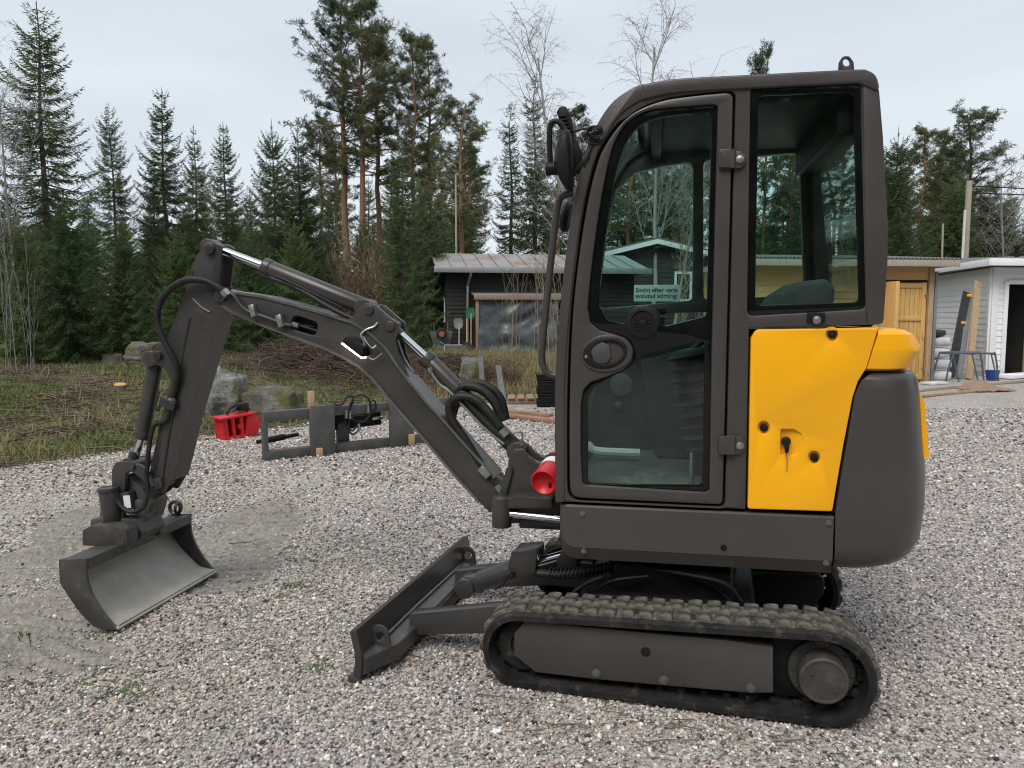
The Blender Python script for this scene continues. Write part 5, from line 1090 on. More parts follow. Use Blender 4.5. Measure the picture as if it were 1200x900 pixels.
# --- fire extinguisher held behind the front pillar
q1, q2 = U3(.40, 637, 566), U3(.16, 658, 537); ax = (q2 - q1).normalized(); ln_ = (q2 - q1).length
FE = empty('fire_extinguisher', UF @ q1, 'red fire extinguisher strapped to the front of the cab with its hollow base facing out', 'extinguisher')
b = B(UF); b.lathe(q1, q2, [(0.035, .001), (.012, .045), (0, .052), (.004, .058), (ln_ * .8, .058), (ln_ * .95, .045), (ln_, .02)], 32); fb = b.obj('cylinder_body', M['red'], FE)
b = B(UF); b.lathe(q1 + ax * .10, q2, [(0, .0590), (.045, .0590)], 32); b.obj('paper_label', M['sticker'], FE)
b = B(UF); b.lathe(q1 + ax * .155, q2, [(0, .061), (.02, .061)], 32); b.box(U3(.37, 650, 568), (.05, .03, .025), bev=.004); b.obj('strap', M['black'], FE)
# ------------------------------------------------------------------ things standing about the yard
def lframe(a, b_, z=0.0):                  # frame: x from a to b_ along the ground, y to its left, z up
    d = (V(b_) - V(a)); d.z = 0; d.normalize(); m = Mx.Identity(4); c = (d, V((-d.y, d.x, 0)), V((0, 0, 1)), V((a[0], a[1], z)))
    for j in range(4):
        for i in range(3): m[i][j] = c[j][i]
    return m
# fork frame
a_, e_ = gnd(309, 541), gnd(480, 521); ff = lframe(a_, e_); LF = 2.25
FK = empty('fork_frame', a_, 'grey steel fork frame with two wide upright tines and hydraulics lying at the gravel edge', 'fork frame')
def fpx(px, y=0):                          # distance along the frame for a picture column
    o = ff.inverted() @ O; r = ff.to_3x3().inverted() @ ray(px, 500); return (o + r * ((y - o.y) / r.y)).x
HT = .52
b = B(ff); b.box((LF / 2, 0, HT - .05), (LF, .09, .10), bev=.008); b.obj('top_beam', M['fork_steel'], FK)
b = B(ff); b.box((LF / 2, 0, .06), (LF, .09, .10), bev=.008); b.obj('bottom_beam', M['fork_steel'], FK)
for x in (.02, LF - .03): b = B(ff); b.box((x, 0, HT / 2), (.045, .085, HT - .02), bev=.005); b.obj('end_bar', M['fork_steel'], FK)
for p0, p1 in ((360, 388), (453, 480)):
    x0, x1 = fpx(p0), fpx(p1); b = B(ff); b.box(((x0 + x1) / 2, -.075, HT / 2 + .015), (x1 - x0, .06, HT + .03), bev=.008); b.obj('fork_tine', M['fork_steel'], FK)
x = fpx(407); b = B(ff); b.box((x, .12, .2), (.14, .06, .34), bev=.008); b.obj('back_plate', M['fork_steel'], FK)
b = B(ff); b.cyl((fpx(388), .14, .27), (fpx(452), .14, .29), .045, n=16, bev=.004); b.cyl((fpx(388), .10, .36), (fpx(450), .10, .38), .03, n=14); b.box((fpx(400), .1, .38), (.12, .1, .12), bev=.01); b.box((fpx(425), .1, .34), (.3, .12, .09), bev=.01); hyd = b.obj('hydraulic_unit', M['black'], FK)
b = B(ff); b.cyl((fpx(424), .08, .315), (fpx(452), .08, .335), .016, n=12); b.cyl((fpx(428), .09, .375), (fpx(448), .09, .385), .012, n=12); b.obj('rod', M['chrome'], hyd)
b = B(ff); b.cyl((fpx(312), .3, .16), (fpx(362), .3, .2), .022, n=12); b.cyl((fpx(325), .3, .17), (fpx(345), .3, .19), .035, n=12); b.obj('side_cylinder', M['black'], FK)
b = B(ff)
X = lambda px, z, y=-.06: (fpx(px), y, z)
b.tube(catmull([X(385, .54), X(398, .54), X(405, .62), X(412, .6), X(407, .45), X(406, .3), X(410, .24), X(416, .3)], 6), .011, 7)
b.tube([V(X(419, .48)) + V((.13 * math.cos(t), -.02, .15 * math.sin(t))) for t in [2 * math.pi * k / 24 for k in range(25)]], .010, 7)
b.tube(catmull([X(402, .42), X(403, .3), X(410, .2), X(418, .25), X(420, .35)], 6), .010, 7); b.tube(catmull([X(428, .5), X(436, .56), X(438, .45), X(430, .4)], 6), .010, 7); b.obj('hydraulic_hose', M['hose'], FK)
for q in ((402.5, .43), (407, .42), (417, .27), (428, .47)): b = B(ff); b.cyl(X(q[0], q[1] - .045, -.075), X(q[0], q[1] + .045, -.075), .015, n=10); b.obj('hose_coupling', M['steel'], FK)
for px, z0, z1, nm in ((361, HT - .02, HT + .17, 'upright pale wooden block standing on the fork frame top beam'), (366, .0, .1, 'small wooden block under the left fork tine'), (474, .02, .14, 'small wooden block under the right fork tine')):
    b = B(ff); b.box((fpx(px) + .02, -.125 if z0 < .3 else -.05, (z0 + z1) / 2 + (.012 if z0 > .3 else 0)), (.06, .05, z1 - z0), bev=.004); o = b.obj('wood_block', M['wood'], None); tag(o, nm, 'wood block', 'wood blocks at the fork frame')
# red coupler
a_, e_ = gnd(262, 516), gnd(299, 511); rf = lframe(a_, e_); W_ = (e_ - a_).length
RC = empty('red_coupler', a_, 'bright red steel coupler attachment lying on the gravel edge', 'coupler')
b = B(rf); b.prism([(-.05, .245), (W_ + .02, .285), (W_ + .02, .31), (-.05, .275)], -.05, .2, .005); b.obj('top_plate', M['red'], RC)
for x, t_ in ((.04, .03), (W_ * .34, .02), (W_ * .6, .022)): b = B(rf); b.prism([(x - t_, .0), (x + t_, .0), (x + t_ * .8 - .02, .262), (x - t_ - .03, .25)], -.02, .17, .004); b.obj('rib', M['red'], RC)
b = B(rf); b.prism([(W_ * .66, .02), (W_ + .02, .02), (W_ + .06, .12), (W_ + .05, .25), (W_ * .72, .27)], -.03, .19, .008); b.obj('clamp_block', M['red'], RC)
b = B(rf); b.prism([(0, .0), (W_, .0), (W_, .05), (0, .035)], -.03, .18, .006); b.prism([(0, .03), (W_, .03), (W_, .26), (0, .25)], .172, .188, .003); b.obj('base_plate', M['red'], RC)
b = B(rf); b.cyl((W_ + .05, .0, .20), (W_ + .05, .2, .20), .05, n=16); b.cyl((W_ * .5, -.03, .15), (W_ * .5, .17, .15), .035, n=14); b.obj('pin', M['red'], RC)
b = B(rf); b.tube(catmull([(.12, .12, .28), (.16, .12, .36), (.26, .12, .39), (.36, .12, .37), (.40, .12, .3)], 6), .016, 7); b.box((.34, .14, .37), (.14, .12, .1), bev=.02); b.tube(catmull([(.2, .1, .32), (.26, .1, .38), (.34, .1, .36), (.42, .1, .33)], 6), .012, 7); b.obj('hose_bundle', M['hose'], RC)
# grey posts
for (x0, y0), (x1, y1), Y, lab in (((566.5, 461), (563, 417), 13.9, 'grey upright post beside the dark standing boulder'), ((591, 473), (584, 428), 12.4, 'grey leaning post nearer to the gravel')):
    p, q = at(x0, y0, Y), at(x1, y1, Y); b = B(); b.sweep([[c + V((.045 * sx, .02 * sy, 0)) for sx, sy in ((-1, -1), (1, -1), (1, 1), (-1, 1))] for c in (p - V((0, 0, .1)), q)]); tag(b.obj('grey_post', M['grey_post']), lab, 'post', 'grey posts')
# black ribbed plastic stack
p = gnd(642, 477); b = B(); E = empty('plastic_crate_stack', p, 'stack of black ribbed plastic crates half hidden behind the cab handrail', 'crate stack')
for k in range(5): b = B(); b.box((p.x + .02 * (k % 2), p.y + .2, .055 + k * .108), (.36, .4, .10), bev=.012); b.box((p.x + .02 * (k % 2), p.y + .2, .095 + k * .108), (.39, .43, .025), bev=.008); b.obj('crate', M['black'], E)
# planks
for (x0, y0, x1, y1, w_, lab) in ((585, 488, 650, 496, .16, 'reddish plank on the gravel, nearer one of two left of the cab'), (585, 484, 640, 489, .14, 'reddish plank on the gravel, farther one of two left of the cab')):
    a_, e_ = gnd(x0, y0), gnd(x1, y1); f_ = lframe(a_, e_); l_ = (e_ - a_).length; b = B(f_); b.box((l_ / 2, 0, .035), (l_ * 1.2, w_, .05), bev=.006); tag(b.obj('plank', M['rusty_plank']), lab, 'plank', 'reddish planks')
p = gnd(620, 473); b = B(); E = empty('old_pallet', (p.x, p.y, 0), 'dark broken pallet lying beside the crate stack', 'pallet')
for k in range(5): b = B(); b.box((p.x - .3 + k * .16, p.y + .3, .09), (.12, .7, .022), bev=.003); b.obj('board', M['old_wood'], E)
for k in range(3): b = B(); b.box((p.x + .02, p.y + .02 + k * .28, .038), (.8, .07, .075), bev=.003); b.obj('bearer', M['old_wood'], E)
# ------------------------------------------------------------------ buildings
def siding(fr, x0, x1, z0, z1, step, mat, parent, y=0.0, holes=()):   # lapped boards on a wall facing -y
    b = B(fr); z = z0
    while z < z1 - .01:
        zt = min(z + step, z1); segs = [(x0, x1)]
        for hx0, hx1, hz0, hz1 in holes:
            if zt > hz0 and z < hz1: segs = [s_ for a_, c_ in segs for s_ in ((a_, min(c_, hx0)), (max(a_, hx1), c_)) if s_[1] - s_[0] > .01]
        for a_, c_ in segs: b.sweep([[(x, y - .022, z), (x, y - .006, zt), (x, y, zt), (x, y, z)] for x in (a_, c_)])
        z += step
    return b.obj('siding', mat, parent, kind='stuff')
# dark shed on the bank
pA = at(524, 412, 23); zA = ter(pA.x, 23) - .02; fa = lframe(pA, (pA.x + 5.6, 23.9, 0), zA); OB = zA
SH = empty('dark_shed', (pA.x, 23, zA), 'low black boarded shed with a rusting sheet metal roof', 'shed')
HH = at(524, 318, 23).z - zA
b = B(fa); b.box((2.9, 1.9, HH / 2 - .1), (5.8, 3.7, HH + .2)); b.obj('wall', M['dark_wall'], SH)
siding(fa, 0, 5.8, .02, HH, .125, M['dark_wall'], SH, y=.045)
rs = 14
for k in range(rs):
    x0 = -.35 + k * 6.5 / rs; b = B(fa); b.prism([(x0, 0), (x0 + 6.5 / rs - .02, 0), (x0 + 6.5 / rs - .02, .03), (x0 + 6.5 / rs - .05, .055), (x0 + .03, .03), (x0, .03)], 0, .01) if False else None
    b.sweep([[(x, y, z) for x, z in ((x0, HH + .06 + q), (x0 + 6.5 / rs - .006, HH + .06 + q), (x0 + 6.5 / rs - .006, HH + .085 + q), (x0 + .05, HH + .085 + q), (x0 + .03, HH + .125 + q), (x0, HH + .125 + q))] for y, q in ((-.45, 0.0), (2.2, .62))]); b.obj('roof_sheet', M['rust_tin'] if k < 9 else M['tin'], SH)
b = B(fa); b.box((2.9, -.47, HH + .03), (6.6, .03, .17), bev=.004); b.obj('fascia', M['tin'], SH)
b = B(fa); b.box((2.9, .8, HH - .01), (6.4, 2.4, .04)); b.obj('soffit', M['dark_wall'], SH)
def fx(fr, px, y=0, py=380):
    o = fr.inverted() @ O; r = fr.to_3x3().inverted() @ ray(px, py); return (o + r * ((y - o.y) / r.y))
c = fx(fa, 548).x
b = B(fa); b.tube(catmull([(c + .06, -.42, HH), (c + .05, -.38, HH - .12), (c, -.06, HH - .4), (c, -.06, HH - .6), (c, -.06, .25)], 5), .045, 10); b.obj('downpipe', M['tin'], SH)
x0, x1 = fx(fa, 552).x, fx(fa, 690).x; zt = fx(fa, 552, 0, 347).z
b = B(fa); b.box(((x0 + x1) / 2, -.35, zt + .05), (x1 - x0, .9, .05), Mx.Rotation(R(6), 3, 'X'), bev=.006); b.obj('porch_roof', M['tin'], SH)
b = B(fa); b.box(((x0 + x1) / 2, -.80, zt - .05), (x1 - x0, .035, .14), bev=.006); b.obj('porch_beam', M['old_wood'], SH)
for px in (556, 668): b = B(fa); b.box((fx(fa, px).x, -.72, zt / 2 - .05), (.09, .09, zt), bev=.006); b.obj('porch_post', M['old_wood'], SH)
for k in range(5): b = B(fa); b.box((x1 - .1 - k * .13, -.5, zt / 2 - .1), (.11, .03, zt - .2), bev=.004); b.obj('leaning_board', M['old_wood'], SH)
b = B(fa); b.box((-.02, .9, 1.25), (.03, .5, .75)); win = b.obj('window', M['white_glass'], SH); b = B(fa); b.box((-.035, .9, 1.25), (.03, .4, .62)); b.obj('pane', M['glass_dark'], win)
tx0, tx1 = fx(fa, 560, -.66).x, fx(fa, 652, -.66).x; g_ = []
for j in range(41):
    row = []
    for i in range(51):
        u, v_ = i / 50, j / 40; x = tx0 + (tx1 - tx0) * u; z = -.02 + (zt - .06) * v_
        yy = -.70 - .10 * (1 - v_) ** 2 + .05 * math.sin(x * 5 + 1.5 * math.sin(z * 2.2)) * (.3 + abs(NZ.noise(V((x * .7, z * .9, 8))))) + .05 * abs(NZ.noise(V((x * 2.2 - z * 2.5, z * 2.0, 5)))) + .07 * NZ.noise(V((x * 1.1, z * 2.2, 3))) + .035 * NZ.noise(V((x * 3.6, z * 3.2, 7))) + .03 * abs(NZ.noise(V((x * 5.5 + z * 3, z * 4, 1)))) + .03 * math.sin(z * 9 + 1.2 * NZ.noise(V((x * 1.4, z, 2))))
        row.append((x, yy, z - .05 * (1 - v_) * NZ.noise(V((x * 2, 0, 4)))))
    g_.append(row)
b = B(fa); b.sheet(g_); o = b.obj('tarpaulin', M['tarp'], sharp=80); tag(o, 'wrinkled dark grey green tarpaulin hung under the shed porch', 'tarpaulin')
def shovel(px, Y0, base, top, blade_mat, lab, nm='shovel', hang=False):
    e = empty(nm, fa @ V((fx(fa, px, Y0).x, Y0, 0)), lab, 'shovel', 'garden tools by the dark shed'); x = fx(fa, px, Y0).x
    b = B(fa); b.cyl((x, Y0 - .22, base + .0), (x + .03, Y0, top), .02, n=8); b.obj('handle', M['wood'], e)
    zb = top if hang else base
    b = B(fa); b.sweep([[(x + sx, Y0 - (.0 if hang else .24) - .02 * abs(sx) * 10 + th, zb + z_) for sx in (-w_, 0, w_)] + [(x + sx, Y0 - (.0 if hang else .24) + .012 + th, zb + z_) for sx in (w_, 0, -w_)] for z_, w_, th in ((-.16, .05, -.03), (-.1, .12, -.02), (.06, .14, 0), (.16, .10, 0))]); b.obj('blade', blade_mat, e)
M['green'] = pbr('green_plastic', (.02, .16, .09), .5)
shovel(551, -.35, .1, 1.15, M['green'], 'shovel with green blade upward leaning beside the downpipe', hang=True)
shovel(537, -.3, .1, .85, M['steel'], 'short handled tool standing left of the downpipe', hang=True)
shovel(546, -.55, .15, 1.0, M['dark_board'], 'black bladed shovel leaning left of the tarpaulin')
E = empty('metal_trough', fa @ V((fx(fa, 533, -1.0).x, -1.0, 0)), 'pale dented metal trough lying before the shed corner', 'trough'); x = fx(fa, 533, -1.0).x
b = B(fa); b.sweep([[(x + .3 * sx, -1.0 + y, z) for y, z in ((-.2, .02), (.2, .02), (.27, .24), (.25, .24), (.18, .04), (-.18, .04), (-.25, .24), (-.27, .24))] for sx in (-1.0, -.95, .95, 1.0)]); b.obj('tray', M['tin'], E)
b = B(fa); b.tube(catmull([(x - .3, -1.25, .24), (x - .45, -1.2, .34), (x - .3, -.75, .24)], 5), .015, 6); b.obj('rim_handle', M['steel'], E)
x = fx(fa, 517, -.4).x; E = empty('wheelbarrow', fa @ V((x, -.4, 0)), 'wheelbarrow with a faded orange wheel standing at the shed corner', 'wheelbarrow')
b = B(fa); b.tube([V((x + .125 * math.cos(t), -.5, .55 + .125 * math.sin(t))) for t in [2 * math.pi * k / 20 for k in range(21)]], .04, 8); b.obj('tyre', M['rubber'], E)
b = B(fa); b.cyl((x, -.47, .55), (x, -.53, .55), .085, n=18); b.obj('wheel', pbr('faded_orange_rim', (.30, .10, .05), .6), E)
b = B(fa); b.sweep([[(x + sx, -.35, z) for sx, z in ((-w_, zz), (w_, zz), (w_ - .02, zz + .02), (-w_ + .02, zz + .02))] for w_, zz in ((.2, .2), (.3, .45), (.34, .62))]); b.box((x, -.33, .35), (.5, .04, .5), bev=.02); b.obj('tray', M['tin'], E)
b = B(fa); b.tube([(x - .2, -.3, .05), (x - .2, -.3, .9)], .018, 6); b.tube([(x + .2, -.3, .05), (x + .2, -.3, .9)], .018, 6); b.obj('leg', M['steel'], E)
# dark house with a white trimmed gable, seen through the cab
pH = at(700, 405, 27); fh = lframe(pH, (pH.x + 5, 27.6, 0), ter(pH.x, 27)); DH = empty('dark_house', (pH.x, 27, ter(pH.x, 27)), 'dark house with white gable boards seen through the cab door', 'house')
xa, xb, xm = fx(fh, 697).x, fx(fh, 842).x, fx(fh, 766).x; ze, zp = fx(fh, 697, 0, 298).z, fx(fh, 766, 0, 281).z
b = B(fh); b.prism([(xa + .2, -.3), (xb - .2, -.3), (xb - .2, ze - .06), (xm, zp - .1), (xa + .2, ze - .06)], 0, 7); b.obj('wall', M['dark_house'], DH)
siding(fh, xa + .2, xb - .2, 0, ze - .1, .16, M['dark_house'], DH)
for (q0, q1, q2, q3) in ((xa, ze, xm, zp), (xm, zp, xb, ze)):
    b = B(fh); b.prism([(q0, q1 - .16), (q2, q3 - .16), (q2, q3), (q0, q1)], -.34, -.30); b.obj('gable_board', M['white_wall'], DH)
    b = B(fh); b.prism([(q0, q1 + .003), (q2, q3 + .003), (q2, q3 + .06), (q0, q1 + .06)], -.32, 7.3); b.obj('roof', M['roof_dark'], DH)
for px in (704, 720, 800):
    c = fx(fh, px, 0, 335); b = B(fh); b.plate([(c.x - .32, c.z - .55), (c.x + .32, c.z - .55), (c.x + .32, c.z + .5), (c.x - .32, c.z + .5)], [[(c.x - .24, c.z - .46), (c.x + .24, c.z - .46), (c.x + .24, c.z + .41), (c.x - .24, c.z + .41)]], -.06, -.025); wn = b.obj('window', M['white_glass'], DH)
    b = B(fh); b.box((c.x, -.02, c.z), (.5, .02, .9)); b.obj('pane', M['glass_dark'], wn)
# wooden shed
pW = at(1088, 447, 17.5); pW.z = 0; pL = V((pW.x - 4.2, 17.1, 0)); fw_ = lframe(pL, pW); WL = (pW - pL).length
WS = empty('wooden_shed', pL, 'unpainted orange pine shed with a panelled door and corrugated roof', 'shed')
HW = fx(fw_, 1080, 0, 313).z
dx0, dx1 = fx(fw_, 1046).x, fx(fw_, 1082).x; ox0 = fx(fw_, 1030).x; dz = fx(fw_, 1060, 0, 331).z
b = B(fw_); b.box((ox0 / 2, .06, HW / 2), (ox0, .12, HW)); b.box((WL / 2 + ox0 / 2, .06, (HW + dz + .06) / 2), (WL - ox0, .12, HW - dz - .06)); b.box(((dx0 + WL) / 2 + .03, .09, dz / 2), (WL - dx0 - .06, .06, dz)); b.box((.04, 1.6, HW / 2), (.08, 3.0, HW)); b.box((WL - .04, 1.6, HW / 2), (.08, 3.0, HW)); b.box((WL / 2, 3.1, HW / 2), (WL, .08, HW)); b.obj('wall', M['pine_board'], WS)
siding(fw_, 0, WL - .1, 0, HW, .145, M['pine_board'], WS, holes=((ox0 - .02, dx1 + .06, -1, dz + .08),))
for x in (WL - .06, .0): b = B(fw_); b.box((x, -.02, HW / 2), (.12, .06, HW), bev=.006); b.obj('corner_board', M['wood'], WS)
b = B(fw_); b.box((WL + .05, -.03, HW / 2 - .05), (.07, .07, HW - .1), bev=.01); b.obj('downpipe', M['grey_post'], WS)
DR = None
b = B(fw_); b.box((dx0 + .05, -.045, dz / 2 + .03), (.1, .035, dz - .06), bev=.006); b.box((dx1 - .05, -.045, dz / 2 + .03), (.1, .035, dz - .06), bev=.006)
for z in (.12, dz * .36, dz * .64, dz - .07): b.box(((dx0 + dx1) / 2, -.046, z), (dx1 - dx0 - .2, .033, .10), bev=.006)
DR = b.obj('door', M['pine_door'], WS)
for k in range(6):
    w_ = (dx1 - dx0 - .06) / 6; b = B(fw_); b.box((dx0 + .03 + w_ * (k + .5), -.02, dz / 2 + .03), (w_ - .008, .02, dz - .1), bev=.004); b.obj('plank', M['pine_door'], DR)
b = B(fw_); b.box((dx1 - .05, -.08, dz * .47), (.03, .04, .14), bev=.006); b.obj('handle', M['pine_door'], DR)
for z in (.3, dz - .3): b = B(fw_); b.box((dx1 - .01, -.068, z), (.05, .01, .09)); b.obj('hinge', M['steel'], DR)
b = B(fw_); b.box((ox0 + .02, -.32, dz / 2), (.08, .62, dz), bev=.004); b.obj('open_door', M['pine_door'], WS)
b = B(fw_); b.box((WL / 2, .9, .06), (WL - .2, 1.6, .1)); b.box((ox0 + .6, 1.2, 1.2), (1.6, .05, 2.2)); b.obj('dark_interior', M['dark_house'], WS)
nr = 52
b = B(fw_); x0, x1 = -.25, WL + .35; secs = []
prof = [(x0 + (x1 - x0) * k / (nr * 2), .028 * (k % 2)) for k in range(nr * 2 + 1)]
for y, q in ((-.45, HW + .15), (3.4, HW + .50)): secs.append([(x, y, q + z) for x, z in prof] + [(x, y, q + z - .012) for x, z in prof[::-1]])
b.sweep(secs); b.obj('corrugated_roof', M['roof_dark'], WS, sharp=20)
b = B(fw_); b.box((WL / 2 + .05, -.42, HW + .06), (WL + .55, .035, .15), bev=.004); b.obj('fascia', M['pole'], WS)
b = B(fw_)
for s_ in (-.18, WL + .28): b.prism([(s_ - .02, HW + .0), (s_ + .02, HW + .0), (s_ + .02, HW + .13), (s_ - .02, HW + .13)], -.4, 3.3)
b.obj('barge_board', M['pole'], WS)
# white shed
pC = at(1157, 443, 19); pC.z = 0; fq = lframe(pC, (pC.x + 6, pC.y + .6, 0)); WH = empty('white_shed', pC, 'white boarded shed with a low dark roof and an open doorway', 'shed')
pB = V((fq.inverted() @ V((at(1073, 437, 24.5).x, 24.5, 0)))); bx, by = pB.x, pB.y
HC = fx(fq, 1157, 0, 313).z; fl_ = lframe(fq @ V((bx, by, 0)), pC); lw = (V((bx, by, 0))).length
d0, d1 = fx(fq, 1178).x, fx(fq, 1240).x; dzh = fx(fq, 1180, 0, 333).z
b = B(fq); b.box((d0 / 2, .06, HC / 2), (d0, .12, HC)); b.box((3.5 + d0 / 2, .06, (HC + dzh) / 2), (7 - d0, .12, HC - dzh)); b.box(((d1 + 7) / 2, .06, HC / 2), (7 - d1, .12, HC)); b.obj('wall', M['white_wall'], WH)
b = B(fl_); b.box((lw / 2, .06, HC / 2), (lw, .12, HC)); b.obj('wall', M['white_wall'], WH)
siding(fq, .1, 7, .1, HC, .15, M['white_wall'], WH, holes=((d0 - .08, d1 + .08, 0, dzh + .1),)); siding(fl_, 0, lw - .1, .1, HC, .15, M['white_wall'], WH)
b = B(fq); b.box((.06, -.03, HC / 2), (.16, .05, HC), bev=.006); b.obj('corner_board', M['white_wall'], WH); b = B(fl_); b.box((lw - .06, -.03, HC / 2), (.14, .05, HC), bev=.006); b.obj('corner_board', M['white_wall'], WH)
b = B(fq); b.box((d0 - .05, -.045, dzh / 2 + .03), (.1, .05, dzh + .1), bev=.005); b.box(((d0 + d1) / 2, -.046, dzh + .05), (d1 - d0, .05, .1), bev=.005); b.obj('door_frame', M['white_wall'], WH)
b = B(fq); b.box((d0 + .72, .16, dzh / 2), (.06, .1, dzh), bev=.004); b.box((d0 + 1.3, .2, dzh / 2), (1.1, .04, dzh)); b.obj('inner_door', M['pine_door'], WH)
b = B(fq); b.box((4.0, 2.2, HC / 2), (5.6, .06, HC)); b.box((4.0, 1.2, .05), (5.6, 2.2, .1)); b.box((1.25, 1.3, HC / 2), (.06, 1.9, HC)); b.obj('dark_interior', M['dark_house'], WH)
# roof: eaves board along both walls and a low dark slope
rp_ = [fq @ V((-.45, -.5, HC + .02)), fq @ V((7, -.5, HC + .02)), fq @ V((7, 3.5, HC + .55)), fq @ V((bx + .8, by + .2, HC + .5)), fq @ V((bx - .45, by + .3, HC + .02))]
b = B(); t = bmesh.new(); lo_ = [t.verts.new(p) for p in rp_]; hi_ = [t.verts.new(p + V((0, 0, .13))) for p in rp_]; t.faces.new(lo_); t.faces.new(hi_[::-1])
for k in range(5): t.faces.new((lo_[k], hi_[k], hi_[(k + 1) % 5], lo_[(k + 1) % 5]))
bmesh.ops.recalc_face_normals(t, faces=t.faces); b._merge(t); b.obj('roof', M['roof_dark'], WH)
for p_, q_ in ((rp_[0], rp_[1]), (rp_[4], rp_[0])):
    f_ = lframe(p_, q_, p_.z); l_ = (q_ - p_).length; b = B(f_); b.box((l_ / 2, -.02, .07), (l_ + .02, .03, .17), bev=.004); b.obj('fascia', M['white_wall'], WH)
b = B(); pc = at(1192, 293, 21.5); b.cyl(pc - V((0, 0, .5)), pc + V((0, 0, .12)), .06, n=12); b.cyl(pc + V((0, 0, .05)), pc + V((0, 0, .12)), .09, n=12); b.obj('roof_vent', M['black'], WH)
# boards leaning on the white shed
def lean(px0, py0, px1, py1, Y0, Y1, w_, th, mat, lab, nm, cat='board'):
    a_, e_ = at(px0, py0, Y0), at(px1, py1, Y1); a_.z = max(a_.z, .01); d = (e_ - a_).normalized(); s_ = V((1, .25, 0)); s_ = (s_ - d * s_.dot(d)).normalized(); n = d.cross(s_)
    b = B(); b.sweep([[c + s_ * sx * w_ / 2 + n * sy * th / 2 for sx, sy in ((-1, -1), (1, -1), (1, 1), (-1, 1))] for c in (a_, e_)]); return tag(b.obj(nm, mat), lab, cat, 'boards leaning on the white shed')
lean(1135, 446, 1146, 330, 18.1, 19.0, .17, .05, M['wood'], 'pale timber plank, rightmost of the boards leaning on the white shed', 'leaning_plank')
lean(1114, 440, 1133, 343, 18.3, 19.3, .20, .05, M['dark_board'], 'black board leaning on the white shed, left of the pale plank', 'leaning_board')
lean(1124, 444, 1136, 347, 18.3, 19.3, .15, .05, M['grey_board'], 'grey board leaning between the black board and the pale plank', 'leaning_board')
for px, py in ((1136, 346), (1129, 378)):
    p = at(px, py, 18.6); b = B(); b.box(p, (.11, .03, .06), bev=.004); tag(b.obj('yellow_clip', M['yellow']), 'small yellow clip on the leaning boards, %s one' % ('upper' if py < 360 else 'lower'), 'clip', 'yellow clips')
# sacks
for k, (px, py, w_, h_, m_, lab) in enumerate(((1097, 440, .58, .26, 'bag', 'white sack at the bottom of the stack beside the pine shed'), (1098, 426, .55, .24, 'bag', 'crumpled white sack second from the bottom of the stack'), (1096, 413, .56, .24, 'bag', 'white sack in the middle of the stack by the pine shed'), (1098, 400, .5, .24, 'bag', 'white sack near the top of the stack by the pine shed'), (1093, 390, .48, .16, 'dark_board', 'black folded sheet on top of the white sacks'))):
    p = at(px, py, 18.2); t = bmesh.new(); bmesh.ops.create_icosphere(t, subdivisions=3, radius=1)
    for v in t.verts:
        q = v.co.copy(); q = V([math.copysign(abs(c) ** .55, c) for c in q]); q *= 1 + .12 * NZ.noise(q * 2.5 + V((k * 3, 0, 0))); v.co = p + V((q.x * w_ / 2 * .92, q.y * .3, q.z * h_ / 2 * 1.02))
    for f in t.faces: f.smooth = True
    me = bpy.data.meshes.new('sack'); t.to_mesh(me); t.free(); tag(put('sack', me, M[m_]), lab, 'sack', 'sacks stacked by the pine shed')
# tubular rack
E = empty('tube_rack', gnd(1140, 449), 'blue grey bent tube rack standing before the leaning boards', 'rack'); a_ = at(1108, 449, 17.2); e_ = at(1172, 446, 17.2); a_.z = e_.z = 0; tf_ = lframe(a_, e_); l_ = (e_ - a_).length
for yy in (0, .55): b = B(tf_); b.tube(catmull([(.0, yy, .02), (.05, yy, .3), (.14, yy, .62), (.22, yy, .66), (l_ - .25, yy, .66), (l_ - .14, yy, .62), (l_ - .03, yy, .02)], 6), .02, 8); b.obj('side_loop', M['blue_frame'], E)
for x in (.18, l_ * .5, l_ - .18): b = B(tf_); b.cyl((x, 0, .64), (x, .55, .64), .016, n=8); b.cyl((x - .05, 0, .64), (x + .12, 0, .02), .016, n=8); b.obj('cross_tube', M['blue_frame'], E)
p = at(1163, 437, 17.8); b = B(); b.lathe((p.x, 17.8, .02), (p.x, 17.8, 1), [(0, .12), (.2, .15), (.22, .155), (.22, .14), (.02, .11), (.02, .001)], 18); tag(b.obj('blue_bucket', pbr('blue_plastic', (.02, .06, .3), .4)), 'blue bucket standing inside the tube rack', 'bucket')
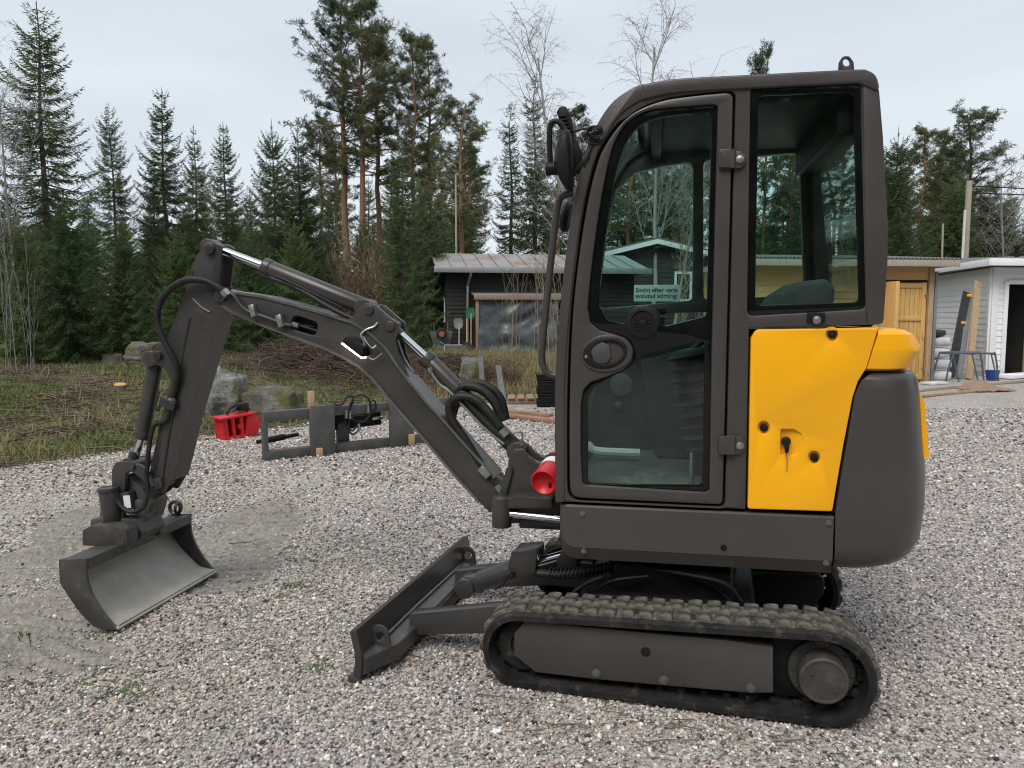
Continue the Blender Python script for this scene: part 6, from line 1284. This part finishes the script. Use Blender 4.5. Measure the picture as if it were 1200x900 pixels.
# scraps on the ground
for x0, y0, x1, y1, w_, h_, m_, lab in ((1075, 459, 1120, 455, .16, .06, 'pole', 'grey weathered board before the pine shed door'), (1120, 455, 1200, 448, .15, .06, 'pole', 'long grey weathered board before the white shed'), (1076, 466, 1145, 460, .07, .05, 'wood', 'pale thin lath lying nearest on the gravel at right'), (1176, 444, 1215, 441, .4, .09, 'white_wall', 'white sheet lying under the shed doorway'), (1085, 451, 1105, 450, .3, .05, 'bag', 'pale plastic scrap beside the sacks')):
    a_, e_ = gnd(x0, y0), gnd(x1, y1); f_ = lframe(a_, e_); ll = (e_ - a_).length; b = B(f_); b.box((ll / 2, 0, h_ / 2 + .01), (ll, w_, h_), bev=.006); tag(b.obj('scrap_board', M[m_]), lab, 'board', 'scrap boards by the sheds')
a_, e_ = gnd(1132, 459), gnd(1176, 458); f_ = lframe(a_, e_); ll = (e_ - a_).length; b = B(f_); gg = []
for j in range(9): gg.append([(ll * i / 16, -.3 + .07 * j, .03 + .16 * math.sin(math.pi * i / 16) * (j / 8) + .03 * NZ.noise(V((i * .4, j * .5, 2)))) for i in range(17)])
top = [[V(p) + V((0, 0, .018)) for p in r] for r in gg]
b.sweep([[V(p) for p in r1] + r2[::-1] for r1, r2 in zip(gg, top)]); tag(b.obj('warped_plywood', M['old_wood']), 'warped brown plywood sheet lying before the tube rack', 'plywood')
# utility pole and wires
p0, p1 = at(1129, 330, 31), at(1136, 212, 31); p0.z = 0; b = B(); E = empty('utility_pole', (p0.x, 31, 0), 'bare grey wooden utility pole leaning behind the white shed', 'pole'); b.cyl(p0, p1, .14, .11, n=14); b.obj('shaft', M['pole'], E)
b = B(); q0, q1 = at(1126, 330, 30.6), at(1131, 246, 30.6); q0.z = 0; b.cyl(q0, q1, .05, n=8); b.obj('cable_tube', M['white'], E)
for dy, lab in ((6, 'upper power line running right from the utility pole'), (14, 'lower power line running right from the utility pole')):
    a_, e_ = at(1137, 212 + dy, 31), V((32, 33, 0)); e_.z = at(1200, 213 + dy * .6, 33).z + .15; b = B(); b.tube([a_.lerp(e_, k / 10) - V((0, 0, .25 * math.sin(math.pi * k / 10))) for k in range(11)], .02, 5); tag(b.obj('power_line', M['black']), lab, 'power line', 'power lines')
p0, p1 = at(1105, 330, 33), at(1105, 262, 33); p0.z = 0; b = B(); b.cyl(p0, p1, .05, .04, n=8); tag(b.obj('thin_mast', M['pole']), 'thin pale mast behind the pine shed roof', 'mast')
p0, p1 = at(535, 330, 30), at(534, 205, 30); p0.z = .3; b = B(); b.cyl(p0, p1, .045, .035, n=8); tag(b.obj('flag_pole', M['pole']), 'slim grey flagpole behind the rusty roofed shed', 'flagpole')
bpy.context.view_layer.update()
